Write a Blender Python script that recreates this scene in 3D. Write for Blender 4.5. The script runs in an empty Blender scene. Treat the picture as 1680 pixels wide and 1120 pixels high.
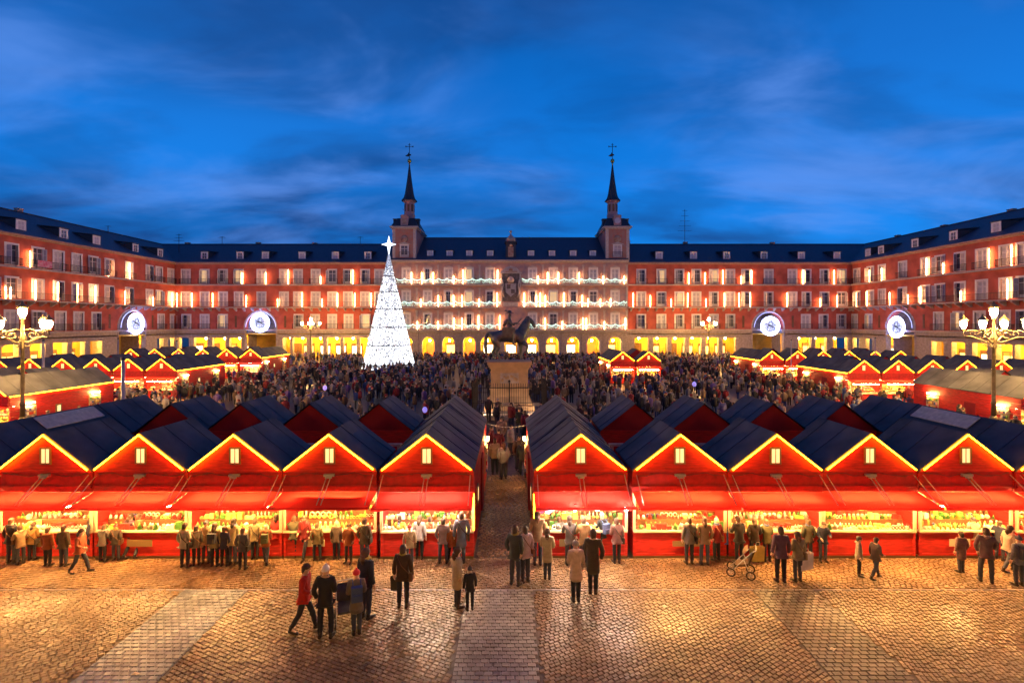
import bpy, bmesh, math, random
from mathutils import Vector, Matrix
import numpy as np

PI = math.pi
rnd = random.Random(11)
sc = bpy.context.scene
C = sc.collection

# ------------------------------------------------------------------ camera, sky, light, exposure
F_PX, CAM_H, HORIZON = 810.0, 7.2, 530.0
cam_d = bpy.data.cameras.new("camera")
cam_d.sensor_width = 36.0
cam_d.lens = 36.0 * F_PX / 1680.0
cam_d.shift_y = -(560.0 - HORIZON) / 1680.0
cam_d.clip_start = 0.1
cam_d.clip_end = 3000
cam = bpy.data.objects.new("camera", cam_d)
cam.location = (0, 0, CAM_H)
cam.rotation_euler = (PI / 2, 0, 0)
C.objects.link(cam)
sc.camera = cam

world = bpy.data.worlds.new("World")
sc.world = world
world.use_nodes = True
wn, wl = world.node_tree.nodes, world.node_tree.links
wn.clear()
w_out = wn.new("ShaderNodeOutputWorld")
w_bg = wn.new("ShaderNodeBackground")
w_bg.inputs[1].default_value = 1.0
wl.new(w_bg.outputs[0], w_out.inputs[0])
w_tc = wn.new("ShaderNodeTexCoord")
w_sep = wn.new("ShaderNodeSeparateXYZ")
wl.new(w_tc.outputs["Generated"], w_sep.inputs[0])
def wmath(op, a, b=None, clamp=False):
    n = wn.new("ShaderNodeMath"); n.operation = op; n.use_clamp = clamp
    for i, v in enumerate((a, b)):
        if v is None: continue
        if isinstance(v, (int, float)): n.inputs[i].default_value = v
        else: wl.new(v, n.inputs[i])
    return n.outputs[0]
def wmix(fac, a, b):
    n = wn.new("ShaderNodeMix"); n.data_type = 'RGBA'
    if isinstance(fac, (int, float)): n.inputs[0].default_value = fac
    else: wl.new(fac, n.inputs[0])
    for i, v in ((6, a), (7, b)):
        if isinstance(v, tuple): n.inputs[i].default_value = (*v, 1)
        else: wl.new(v, n.inputs[i])
    return n.outputs[2]
zc = wmath('MAXIMUM', w_sep.outputs[2], 0.0)
ramp = wn.new("ShaderNodeValToRGB")
wl.new(zc, ramp.inputs[0])
els = ramp.color_ramp.elements
els[0].position = 0.0; els[0].color = (0.012, 0.135, 0.43, 1)
els[1].position = 1.0; els[1].color = (0.001, 0.014, 0.085, 1)
for p, c in ((0.15, (0.0006, 0.118, 0.42)), (0.25, (0.0002, 0.098, 0.37)), (0.40, (0.0002, 0.072, 0.29)), (0.55, (0.0002, 0.052, 0.22))):
    e = els.new(p); e.color = (*c, 1)
# the cloud layer is a high flat sheet: direction divided by its height
inv = wmath('DIVIDE', 1.0, wmath('ADD', zc, 0.22))
w_sc = wn.new("ShaderNodeVectorMath"); w_sc.operation = 'SCALE'
wl.new(w_tc.outputs["Generated"], w_sc.inputs[0]); wl.new(inv, w_sc.inputs["Scale"])
def wnoise(scale, detail, rough, off, stretch):
    m = wn.new("ShaderNodeMapping"); m.inputs["Location"].default_value = off; m.inputs["Scale"].default_value = stretch
    wl.new(w_sc.outputs[0], m.inputs[0])
    n = wn.new("ShaderNodeTexNoise"); n.inputs["Scale"].default_value = scale
    n.inputs["Detail"].default_value = detail; n.inputs["Roughness"].default_value = rough
    n.inputs["Distortion"].default_value = 0.35
    wl.new(m.outputs[0], n.inputs["Vector"]); return n.outputs[0]
def wramp(v, a, b):
    n = wn.new("ShaderNodeMapRange"); n.interpolation_type = 'SMOOTHSTEP'
    n.inputs[1].default_value = a; n.inputs[2].default_value = b
    wl.new(v, n.inputs[0]); return n.outputs[0]
def wpatch(d, inner, outer):
    """a broad cloud bank lying towards direction d"""
    dv = Vector(d).normalized()
    n = wn.new("ShaderNodeVectorMath"); n.operation = 'DOT_PRODUCT'; n.inputs[1].default_value = dv
    nn = wn.new("ShaderNodeVectorMath"); nn.operation = 'NORMALIZE'; wl.new(w_tc.outputs["Generated"], nn.inputs[0])
    wl.new(nn.outputs[0], n.inputs[0])
    return wramp(n.outputs["Value"], math.cos(math.radians(outer)), math.cos(math.radians(inner)))
broad = wramp(wnoise(0.75, 3, 0.5, (3.1, 0.4, 0), (0.6, 1.6, 1)), 0.36, 0.66)
mottle = wramp(wnoise(2.4, 5, 0.52, (1.7, 5.4, 2.0), (0.75, 1.3, 1)), 0.38, 0.66)
wisps = wramp(wnoise(1.7, 5, 0.55, (7.3, 2.2, 1.0), (0.8, 1.3, 1)), 0.42, 0.74)
dark = wmath('ADD', wmath('MULTIPLY', broad, 0.58), wmath('MULTIPLY', mottle, 0.38))
c1 = wmix(dark, ramp.outputs[0], (0.0006, 0.020, 0.095))
bank1 = wpatch((-0.55, 1, 0.56), 0, 27)
bank2 = wpatch((0.76, 1, 0.29), 0, 27)
bank3 = wpatch((-0.62, 1, 0.36), 1, 20)
bank4 = wpatch((-0.10, 1, 0.24), 0, 15)
banks = wmath('MAXIMUM', wmath('MAXIMUM', bank1, wmath('MULTIPLY', bank2, 0.85)), wmath('MAXIMUM', wmath('MULTIPLY', bank3, 0.6), wmath('MULTIPLY', bank4, 0.7)))
wf = wmath('MULTIPLY', wmath('ADD', wmath('MULTIPLY', wisps, 0.68), 0.05), wmath('ADD', wmath('MULTIPLY', banks, 0.88), 0.10))
c2 = wmix(wf, c1, (0.062, 0.150, 0.42))
# a trace of the physical dusk sky on top
nish = wn.new("ShaderNodeTexSky"); nish.sky_type = 'NISHITA'; nish.sun_disc = False
nish.sun_elevation = math.radians(-2.0); nish.sun_rotation = math.radians(200)
addn = wn.new("ShaderNodeMix"); addn.data_type = 'RGBA'; addn.blend_type = 'ADD'
addn.inputs[0].default_value = 0.01
wl.new(c2, addn.inputs[6]); wl.new(nish.outputs[0], addn.inputs[7])
wl.new(addn.outputs[2], w_bg.inputs[0])

sun_d = bpy.data.lights.new("sun", 'SUN')
sun_d.energy = 0.03; sun_d.angle = math.radians(20); sun_d.color = (1.0, 0.85, 0.8)
sun = bpy.data.objects.new("sun", sun_d); sun.rotation_euler = (math.radians(75), 0, math.radians(20)); C.objects.link(sun)

vs = sc.view_settings
vs.view_transform = 'Standard'; vs.look = 'None'; vs.exposure = 1.15; vs.gamma = 1.0; vs.use_curve_mapping = False
sc.render.engine = 'CYCLES'
cy = sc.cycles
cy.max_bounces = 5; cy.diffuse_bounces = 3; cy.glossy_bounces = 2; cy.transmission_bounces = 3
cy.caustics_reflective = False; cy.caustics_refractive = False
cy.sample_clamp_indirect = 4.0; cy.use_denoising = True
cy.use_light_tree = True

# ------------------------------------------------------------------ materials
def mat(name, col, rough=0.7, metal=0.0, emit=None, strength=0.0, var=0.0, vscale=6.0, bump=0.0, bscale=20.0,
        var_col=None, objcol=False, island=0.0, objrand=0.0, spec=None, trans=0.0, sample=True, stretch=None, obj_coords=True):
    m = bpy.data.materials.new(name); m.use_nodes = True
    n, l = m.node_tree.nodes, m.node_tree.links
    b = n["Principled BSDF"]
    b.inputs["Base Color"].default_value = (*col, 1)
    b.inputs["Roughness"].default_value = rough; b.inputs["Metallic"].default_value = metal
    if spec is not None: b.inputs["Specular IOR Level"].default_value = spec
    if trans: b.inputs["Transmission Weight"].default_value = trans
    out = None
    tc = n.new("ShaderNodeTexCoord")
    vec = tc.outputs["Object"]
    if stretch:
        mp = n.new("ShaderNodeMapping"); mp.inputs["Scale"].default_value = stretch
        l.new(vec, mp.inputs[0]); vec = mp.outputs[0]
    src = None
    if objcol:
        oi = n.new("ShaderNodeObjectInfo"); src = oi.outputs["Color"]
    if var > 0:
        t = n.new("ShaderNodeTexNoise"); t.inputs["Scale"].default_value = vscale; t.inputs["Detail"].default_value = 5
        l.new(vec, t.inputs["Vector"])
        r = n.new("ShaderNodeMapRange"); r.inputs[1].default_value = 0.3; r.inputs[2].default_value = 0.7
        l.new(t.outputs[0], r.inputs[0])
        mx = n.new("ShaderNodeMix"); mx.data_type = 'RGBA'
        l.new(r.outputs[0], mx.inputs[0])
        if var_col is None:
            if src is None:
                mx.inputs[6].default_value = (*[c * (1 - var) for c in col], 1)
                mx.inputs[7].default_value = (*[min(1, c * (1 + var)) for c in col], 1)
            else:
                h = n.new("ShaderNodeHueSaturation"); h.inputs["Value"].default_value = 1 - var
                l.new(src, h.inputs["Color"]); l.new(h.outputs[0], mx.inputs[6]); l.new(src, mx.inputs[7])
        else:
            mx.inputs[6].default_value = (*col, 1); mx.inputs[7].default_value = (*var_col, 1)
        src = mx.outputs[2]
    if island or objrand:
        if island:
            g = n.new("ShaderNodeNewGeometry"); rv = g.outputs["Random Per Island"]; amt = island
        else:
            g = n.new("ShaderNodeObjectInfo"); rv = g.outputs["Random"]; amt = objrand
        r = n.new("ShaderNodeMapRange"); r.inputs[3].default_value = 1 - amt; r.inputs[4].default_value = 1 + amt
        l.new(rv, r.inputs[0])
        h = n.new("ShaderNodeHueSaturation"); l.new(r.outputs[0], h.inputs["Value"])
        if src is None: h.inputs["Color"].default_value = (*col, 1)
        else: l.new(src, h.inputs["Color"])
        src = h.outputs[0]
    if src is not None: l.new(src, b.inputs["Base Color"])
    if bump > 0:
        t = n.new("ShaderNodeTexNoise"); t.inputs["Scale"].default_value = bscale; t.inputs["Detail"].default_value = 4
        l.new(vec, t.inputs["Vector"])
        bp = n.new("ShaderNodeBump"); bp.inputs["Strength"].default_value = bump; bp.inputs["Distance"].default_value = 0.02
        l.new(t.outputs[0], bp.inputs["Height"]); l.new(bp.outputs[0], b.inputs["Normal"])
    if emit is not None:
        b.inputs["Emission Color"].default_value = (*emit, 1); b.inputs["Emission Strength"].default_value = strength
    if not sample:
        m.cycles.emission_sampling = 'NONE'
    return m

M = {}
M['red_plaster'] = mat("red_plaster", (0.47, 0.098, 0.066), 0.85, var=0.32, vscale=0.55, bump=0.2, bscale=8)
M['stone'] = mat("granite", (0.40, 0.31, 0.27), 0.8, var=0.25, vscale=2.5, bump=0.3, bscale=9)
M['pale_stone'] = mat("pale_stone", (0.48, 0.40, 0.38), 0.8, var=0.18, vscale=3, bump=0.2)
M['cornice'] = mat("cornice_stone", (0.42, 0.27, 0.22), 0.8, var=0.2, vscale=3)
M['fresco'] = mat("fresco_plaster", (0.58, 0.31, 0.25), 0.85, var=0.9, vscale=0.9, var_col=(0.30, 0.21, 0.25), bump=0.1)
M['tower_brick'] = mat('tower_brick', (0.46, 0.16, 0.11), .85, var=.8, vscale=1.6, var_col=(.36, .22, .2))
M['fascia_red'] = mat('shaded_fascia_red', (.30, .008, .010), .6, var=.3)  # stall red darkened, the fascia's shade is held in the colour
M['arms_stone'] = mat('dark_carved_stone', (.16, .12, .11), .8, var=.4, vscale=3)
M['fresco_dark'] = mat("fresco_figure_paint", (0.34, 0.13, 0.09), 0.85, var=0.9, vscale=2.2, var_col=(0.46, 0.34, 0.27))
M['slate'] = mat("slate_roof", (0.042, 0.050, 0.085), 0.55, var=0.25, vscale=2.0, bump=0.5, bscale=14, stretch=(1, 1, 3))
M['slate_dark'] = mat("dark_slate", (0.030, 0.030, 0.042), 0.6, var=0.2)
M['white_wood'] = mat("white_window_wood", (0.72, 0.66, 0.68), 0.55, var=0.08, vscale=4)
M['pane'] = mat("window_pane", (0.16, 0.15, 0.19), 0.12, spec=0.6, var=0.4, vscale=0.6)
M['lit_room'] = mat('lit_room', (.5, .4, .3), .6, emit=(1.0, .62, .28), strength=.32)
M['louvre_shade'] = mat('louvre_shade', (0.46, 0.41, 0.47), 0.6)  # leaf panels toned darker, shade of the slats kept in the colour
M['medal_bulb'] = mat('medallion_bulbs', (1, 1, 1), .3, emit=(0.55, 0.66, 1.0), strength=0.75, sample=False)
M['medal_disc'] = mat('medallion_gauze', (.4, .42, .6), .6, emit=(0.55, 0.62, 1.0), strength=0.16, sample=False)
M['curtain'] = mat("pale_blind", (0.50, 0.45, 0.52), 0.8, var=0.15, vscale=3)
M['iron'] = mat("black_iron", (0.035, 0.032, 0.036), 0.5, metal=0.4)
M['gilt'] = mat("gilded_metal", (0.60, 0.42, 0.12), 0.35, metal=0.9)
M['arcade_yellow'] = mat("ochre_arcade_plaster", (0.70, 0.42, 0.055), 0.8, var=0.15, vscale=1.3)
M['shop_dark'] = mat("shop_wood", (0.16, 0.07, 0.03), 0.6, var=0.3)
M['shop_glow'] = mat("lit_shop_window", (0.8, 0.7, 0.4), 0.3, emit=(1.0, 0.62, 0.16), strength=1.1)
M['shop_white'] = mat("lit_white_shop_window", (0.8, 0.8, 0.7), 0.3, emit=(1.0, 0.86, 0.55), strength=1.5)
M['shop_red'] = mat("orange_shop_sign", (0.7, 0.12, 0.02), 0.4, emit=(1.0, 0.16, 0.02), strength=0.8)
M['lantern'] = mat("arcade_lantern_glass", (1, 0.9, 0.6), 0.3, emit=(1.0, 0.58, 0.10), strength=260)
M['street_lantern'] = mat("street_lantern_glass", (1, 0.9, 0.6), 0.3, emit=(1.0, 0.56, 0.16), strength=470)
M['candle'] = mat("light_tube", (1, 0.9, 0.8), 0.3, emit=(1.0, 0.45, 0.15), strength=25)
M['garland'] = mat("garland_bulbs", (0.8, 1, 0.9), 0.3, emit=(0.66, 1.0, 0.80), strength=0.5, sample=False)
M['garland_leaf'] = mat("garland_net", (0.16, 0.22, 0.16), 0.8, emit=(0.70, 1.0, 0.84), strength=0.9)
M['tree_bulb'] = mat("tree_bulbs", (1, 1, 1), 0.3, emit=(0.90, 0.94, 1.0), strength=1.05, sample=False)
M['tree_net'] = mat("tree_light_net", (0.6, 0.6, 0.65), 0.6, emit=(0.80, 0.86, 1.0), strength=0.13)
M['star'] = mat("star_light", (1, 1, 1), 0.3, emit=(0.80, 0.90, 1.0), strength=1.3)
M['medal'] = mat("medallion_lights", (1, 1, 1), 0.3, emit=(0.34, 0.42, 1.0), strength=20)
M['medal_net'] = mat("medallion_net", (0.5, 0.5, 0.7), 0.6, emit=(0.42, 0.46, 1.0), strength=1.6)
M['red_wood'] = mat("red_stall_wood", (0.50, 0.017, 0.012), 0.6, var=0.35, vscale=3, stretch=(1, 1, 6), bump=0.15)
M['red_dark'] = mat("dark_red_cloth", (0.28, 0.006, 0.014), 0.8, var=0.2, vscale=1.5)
M['stall_roof'] = mat("stall_roof_felt", (0.070, 0.068, 0.078), 0.72, var=0.45, vscale=1.1, bump=0.25, bscale=5)
M['stall_roof_seam'] = mat("roof_seam", (0.02, 0.02, 0.03), 0.6)
M['beige_board'] = mat("beige_roof_board", (0.55, 0.48, 0.40), 0.7, var=0.2)
M['cream'] = mat("cream_counter", (0.60, 0.50, 0.34), 0.5, var=0.1)
M['stall_in'] = mat("stall_lining", (0.46, 0.38, 0.24), 0.7, var=0.1)
M['frame_wood'] = mat("gable_window_frame", (0.22, 0.14, 0.06), 0.6)
M['gable_pane'] = mat("lit_gable_pane", (1, 0.9, 0.6), 0.4, emit=(1.0, 0.62, 0.24), strength=0.6)
M['string'] = mat("warm_rope_light", (1, 0.7, 0.2), 0.4, emit=(1.0, 0.37, 0.008), strength=15)
M['stall_lamp'] = mat("stall_lamp_tube", (1, 0.95, 0.8), 0.4, emit=(1.0, 0.54, 0.15), strength=195)
M['inner_lamp'] = mat("inner_lamp_tube", (1, .95, .8), .4, emit=(1.0, 0.62, 0.22), strength=45)
M['stall_lamp_white'] = mat("white_stall_lamp", (1, 1, 0.95), 0.4, emit=(1.0, 0.76, 0.50), strength=120)
M['spot'] = mat("bare_bulb", (1, 1, 0.9), 0.4, emit=(1.0, 0.82, 0.62), strength=260)
M['metal'] = mat("galvanised_metal", (0.45, 0.43, 0.42), 0.4, metal=0.7)
M['bronze'] = mat("weathered_bronze", (0.15, 0.155, 0.145), 0.45, metal=0.6, var=0.35, vscale=2.5, bump=0.3, bscale=6)
M['pedestal'] = mat("pedestal_stone", (0.44, 0.27, 0.15), 0.75, var=0.15, vscale=2.5, bump=0.2)
M['lamp_paint'] = mat("lamp_post_paint", (0.20, 0.155, 0.085), 0.45, metal=0.4, var=0.3)
M['pole'] = mat("grey_pole", (0.40, 0.38, 0.42), 0.5, metal=0.3)
# paving
M['ground'] = mat("setts_bed", (0.115, 0.075, 0.048), 0.5, var=0.3, vscale=5, bump=0.6, bscale=7)
def sett_mats(name, col, var_col):
    out = []
    for suffix, kw in (("_single", dict(objrand=0.22)), ("_mass", dict(island=0.22))):
        m = mat(name + suffix, col, 0.3, var=0.5, var_col=var_col, vscale=0.8, bump=0.22, bscale=26, **kw)
        n, l = m.node_tree.nodes, m.node_tree.links
        g = n.new("ShaderNodeNewGeometry")
        t = n.new("ShaderNodeTexNoise"); t.inputs["Scale"].default_value = 0.42; t.inputs["Detail"].default_value = 5
        l.new(g.outputs["Position"], t.inputs["Vector"])
        r = n.new("ShaderNodeMapRange"); r.inputs[1].default_value = .36; r.inputs[2].default_value = .62
        r.inputs[3].default_value = 0.24; r.inputs[4].default_value = 0.50
        l.new(t.outputs[0], r.inputs[0]); l.new(r.outputs[0], n["Principled BSDF"].inputs["Roughness"])
        # worn and stained zones
        r2 = n.new("ShaderNodeMapRange"); r2.inputs[1].default_value = .35; r2.inputs[2].default_value = .65; r2.inputs[3].default_value = .72; r2.inputs[4].default_value = 1.18
        t2 = n.new("ShaderNodeTexNoise"); t2.inputs["Scale"].default_value = 0.8; t2.inputs["Detail"].default_value = 7; t2.inputs["Roughness"].default_value = .65
        l.new(g.outputs["Position"], t2.inputs["Vector"]); l.new(t2.outputs[0], r2.inputs[0])
        h = n.new("ShaderNodeHueSaturation"); l.new(r2.outputs[0], h.inputs["Value"])
        src = n["Principled BSDF"].inputs["Base Color"].links[0].from_socket
        l.new(src, h.inputs["Color"]); l.new(h.outputs[0], n["Principled BSDF"].inputs["Base Color"])
        out.append(m)
    return out
M['cool_sett'], M['cool_sett_mass'] = sett_mats("cool_grey_sett", (0.21, 0.225, 0.25), (0.31, 0.325, 0.345))
M['brown_sett'], M['brown_sett_mass'] = sett_mats("brown_grey_sett", (0.15, 0.115, 0.080), (0.21, 0.17, 0.12))
M['sett'], M['sett_mass'] = sett_mats("warm_sett", (0.225, 0.135, 0.070), (0.335, 0.222, 0.122))
M['grey_sett'], M['grey_sett_mass'] = sett_mats("grey_sett", (0.31, 0.26, 0.21), (0.42, 0.36, 0.29))
def cloth_light(name, col, tr):
    m = bpy.data.materials.new(name); m.use_nodes = True; n, l = m.node_tree.nodes, m.node_tree.links
    b = n["Principled BSDF"]; b.inputs["Base Color"].default_value = (*col, 1); b.inputs["Roughness"].default_value = .8
    t = n.new("ShaderNodeBsdfTranslucent"); t.inputs[0].default_value = (*tr, 1)
    mx = n.new("ShaderNodeMixShader"); mx.inputs[0].default_value = .5
    l.new(b.outputs[0], mx.inputs[1]); l.new(t.outputs[0], mx.inputs[2]); l.new(mx.outputs[0], n["Material Output"].inputs[0])
    return m
M['awning'] = cloth_light("awning_cloth", (0.50, 0.012, 0.012), (0.72, 0.022, 0.018))
# people
M['skin'] = mat("skin", (0.52, 0.30, 0.21), 0.6)
M['coat'] = mat("coat_cloth", (0.1, 0.1, 0.1), 0.85, objcol=True, var=0.25, vscale=9, bump=0.2, bscale=18)
M['trousers'] = mat("trouser_cloth", (0.035, 0.04, 0.06), 0.85, objrand=0.8, bump=0.2, bscale=20)
M['hair'] = mat("hair", (0.055, 0.028, 0.015), 0.6, objrand=0.6, bump=0.3, bscale=60)
M['tint'] = mat("tinted_cloth", (0.1, 0.1, 0.1), 0.75, objcol=True, bump=0.15, bscale=30)
M['shoe'] = mat("shoe_leather", (0.03, 0.022, 0.02), 0.4)
GOODS = [(0.75, 0.50, 0.10), (0.80, 0.74, 0.60), (0.55, 0.04, 0.03), (0.10, 0.30, 0.06), (0.35, 0.18, 0.07), (0.82, 0.66, 0.22), (0.08, 0.12, 0.35), (0.65, 0.32, 0.30)]
M_goods = [mat("ornament_paint", c, 0.4, var=0.2) for c in GOODS]

# ------------------------------------------------------------------ mesh helpers
class MB:
    def __init__(s): s.v, s.f, s.m, s.sm = [], [], [], []
    def add(s, vs, fs, m=0, smooth=False):
        o = len(s.v); s.v += [tuple(p) for p in vs]
        for f in fs: s.f.append([i + o for i in f]); s.m.append(m); s.sm.append(smooth)
        return s
    def box(s, x0, x1, y0, y1, z0, z1, m=0):
        return s.add([(x0,y0,z0),(x1,y0,z0),(x1,y1,z0),(x0,y1,z0),(x0,y0,z1),(x1,y0,z1),(x1,y1,z1),(x0,y1,z1)],
                     [(0,3,2,1),(4,5,6,7),(0,1,5,4),(1,2,6,5),(2,3,7,6),(3,0,4,7)], m)
    def prism_y(s, pts, y0, y1, m=0):
        """outline in x,z (counter-clockwise seen from -y) given depth along y"""
        n = len(pts)
        vs = [(x, y0, z) for x, z in pts] + [(x, y1, z) for x, z in pts]
        fs = [tuple(range(n)), tuple(range(2*n-1, n-1, -1))] + [(i, i+n, (i+1) % n + n, (i+1) % n) for i in range(n)]
        return s.add(vs, fs, m)
    def tube(s, path, r, n=6, m=0, smooth=True, caps=True):
        pts = [Vector(p) for p in path]; rr = r if isinstance(r, (list, tuple)) else [r]*len(pts)
        vs, fs = [], []
        for i, p in enumerate(pts):
            t = (pts[min(i+1, len(pts)-1)] - pts[max(i-1, 0)]).normalized()
            a = Vector((0,0,1)) if abs(t.z) < 0.9 else Vector((1,0,0))
            u = t.cross(a).normalized(); w = t.cross(u)
            for k in range(n):
                an = 2*PI*k/n
                vs.append(p + (u*math.cos(an) + w*math.sin(an))*rr[i])
        for i in range(len(pts)-1):
            for k in range(n):
                a, b = i*n+k, i*n+(k+1) % n
                fs.append((a, b, b+n, a+n))
        s.add(vs, fs, m, smooth)
        if caps:
            o = len(s.v) - len(vs)
            s.f.append([o+k for k in range(n-1, -1, -1)]); s.m.append(m); s.sm.append(False)
            s.f.append([o+(len(pts)-1)*n+k for k in range(n)]); s.m.append(m); s.sm.append(False)
        return s
    def lathe(s, prof, n=12, c=(0,0), m=0, smooth=True, ph=0.0):
        vs, fs = [], []
        for r, z in prof:
            for k in range(n):
                a = 2*PI*k/n + ph
                vs.append((c[0]+r*math.cos(a), c[1]+r*math.sin(a), z))
        for i in range(len(prof)-1):
            for k in range(n):
                a, b = i*n+k, i*n+(k+1) % n
                fs.append((a, b, b+n, a+n))
        fs.append(tuple(range(n-1, -1, -1))); fs.append(tuple((len(prof)-1)*n+k for k in range(n)))
        return s.add(vs, fs, m, smooth)
    def ball(s, c, r, nu=8, nv=6, m=0, sc_=(1,1,1)):
        vs = [(c[0], c[1], c[2]-r*sc_[2])]
        for j in range(1, nv):
            th = PI*j/nv
            for k in range(nu):
                a = 2*PI*k/nu
                vs.append((c[0]+r*sc_[0]*math.sin(th)*math.cos(a), c[1]+r*sc_[1]*math.sin(th)*math.sin(a), c[2]-r*sc_[2]*math.cos(th)))
        vs.append((c[0], c[1], c[2]+r*sc_[2]))
        fs = [(0, 1+(k+1) % nu, 1+k) for k in range(nu)]
        for j in range(nv-2):
            for k in range(nu):
                a, b = 1+j*nu+k, 1+j*nu+(k+1) % nu
                fs.append((a, b, b+nu, a+nu))
        L = len(vs)-1
        fs += [(L, 1+(nv-2)*nu+k, 1+(nv-2)*nu+(k+1) % nu) for k in range(nu)]
        return s.add(vs, fs, m, True)
    def mesh(s, name, mats):
        me = bpy.data.meshes.new(name)
        me.from_pydata(s.v, [], s.f)
        for x in (mats if isinstance(mats, (list, tuple)) else [mats]): me.materials.append(M[x] if isinstance(x, str) else x)
        me.polygons.foreach_set("material_index", s.m)
        me.polygons.foreach_set("use_smooth", s.sm)
        me.update(); return me

def put(name, me, parent=None, loc=(0,0,0), rz=0.0, scale=None):
    o = bpy.data.objects.new(name, me); C.objects.link(o)
    o.location = loc; o.rotation_euler = (0, 0, rz)
    if scale is not None: o.scale = scale
    if parent is not None: o.parent = parent
    return o
def tag(o, label=None, cat=None, group=None, kind=None):
    if label: o["label"] = label
    if cat: o["category"] = cat
    if group: o["group"] = group
    if kind: o["kind"] = kind
    return o
def thing(name, label, cat, loc=(0,0,0), rz=0.0, group=None, kind=None):
    return tag(put(name, None, None, loc, rz), label, cat, group, kind)
def boxmesh(name, x0, x1, y0, y1, z0, z1, m): return MB().box(x0,x1,y0,y1,z0,z1).mesh(name, m)

def skin_mesh(name, verts, edges, radii, level=1, root=0, mats=('skin',)):
    me = bpy.data.meshes.new(name + "_skel"); me.from_pydata([tuple(v) for v in verts], edges, [])
    o = bpy.data.objects.new(name + "_skel", me); C.objects.link(o)
    md = o.modifiers.new("s", 'SKIN'); md.use_smooth_shade = True
    if not me.skin_vertices: 
        bm = bmesh.new(); bm.from_mesh(me); bm.verts.layers.skin.verify(); bm.to_mesh(me); bm.free()
    for i, r in enumerate(radii):
        sv = me.skin_vertices[0].data[i]
        sv.radius = r if isinstance(r, (tuple, list)) else (r, r); sv.use_root = (i == root)
    if level:
        ms = o.modifiers.new("u", 'SUBSURF'); ms.levels = level; ms.render_levels = level
    dg = bpy.context.evaluated_depsgraph_get(); dg.update()
    out = bpy.data.meshes.new_from_object(o.evaluated_get(dg)); out.name = name
    bpy.data.objects.remove(o); bpy.data.meshes.remove(me)
    out.materials.clear()
    for x in mats: out.materials.append(M[x])
    for p in out.polygons: p.use_smooth = True; p.material_index = 0
    return out
def join_meshes(name, parts, mats):
    """parts: list of (mesh, material index) -> one mesh"""
    mb = MB()
    for me, mi in parts:
        vs = [tuple(v.co) for v in me.vertices]
        fs = [tuple(p.vertices) for p in me.polygons]
        mb.add(vs, fs, mi, True)
    return mb.mesh(name, mats)
# ------------------------------------------------------------------ ground sheets
FAR = 100.0
tag(put("ground", MB().box(-320, 320, -60, 420, -0.6, -0.02).mesh("ground", 'ground')), kind='structure')

# ------------------------------------------------------------------ facades
Z_ARC, Z_B2, Z_B3, Z_COR = 5.84, 10.3, 14.9, 19.05
def holes_wall(mb, u0, u1, z0, z1, holes, d, m=0, mr=None):
    """front face at y=0 with rectangular holes and their reveals going back d"""
    us = sorted({u0, u1, *[max(u0, h[0]) for h in holes], *[min(u1, h[1]) for h in holes]})
    zs = sorted({z0, z1, *[max(z0, h[2]) for h in holes], *[min(z1, h[3]) for h in holes]})
    for i in range(len(us)-1):
        for j in range(len(zs)-1):
            cu, cz = (us[i]+us[i+1])/2, (zs[j]+zs[j+1])/2
            if any(h[0] < cu < h[1] and h[2] < cz < h[3] for h in holes): continue
            mb.add([(us[i],0,zs[j]),(us[i+1],0,zs[j]),(us[i+1],0,zs[j+1]),(us[i],0,zs[j+1])], [(0,1,2,3)], m)
    mr = m if mr is None else mr
    for a, b, c, e in holes:
        a, b, c, e = max(a,u0), min(b,u1), max(c,z0), min(e,z1)
        if b <= a: continue
        mb.add([(a,0,c),(a,d,c),(a,d,e),(a,0,e)], [(0,1,2,3)], mr)
        mb.add([(b,0,c),(b,0,e),(b,d,e),(b,d,c)], [(0,1,2,3)], mr)
        mb.add([(a,0,e),(a,d,e),(b,d,e),(b,0,e)], [(0,1,2,3)], mr)
        if c > z0: mb.add([(a,0,c),(b,0,c),(b,d,c),(a,d,c)], [(0,1,2,3)], mr)
    return mb
def arch_fill(mb, c, R, zs, ztop, d, m=0, n=14, hw=None):
    """the wall between a round arch (radius R, springing at zs) and a flat top, with its reveal"""
    hw = hw or R
    for i in range(n):
        a0, a1 = PI - PI*i/n, PI - PI*(i+1)/n
        p0, p1 = (c+R*math.cos(a0), zs+R*math.sin(a0)), (c+R*math.cos(a1), zs+R*math.sin(a1))
        mb.add([(p0[0],0,p0[1]),(p1[0],0,p1[1]),(p1[0],0,ztop),(p0[0],0,ztop)], [(0,1,2,3)], m)
        mb.add([(p0[0],0,p0[1]),(p0[0],d,p0[1]),(p1[0],d,p1[1]),(p1[0],0,p1[1])], [(0,1,2,3)], m)

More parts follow.
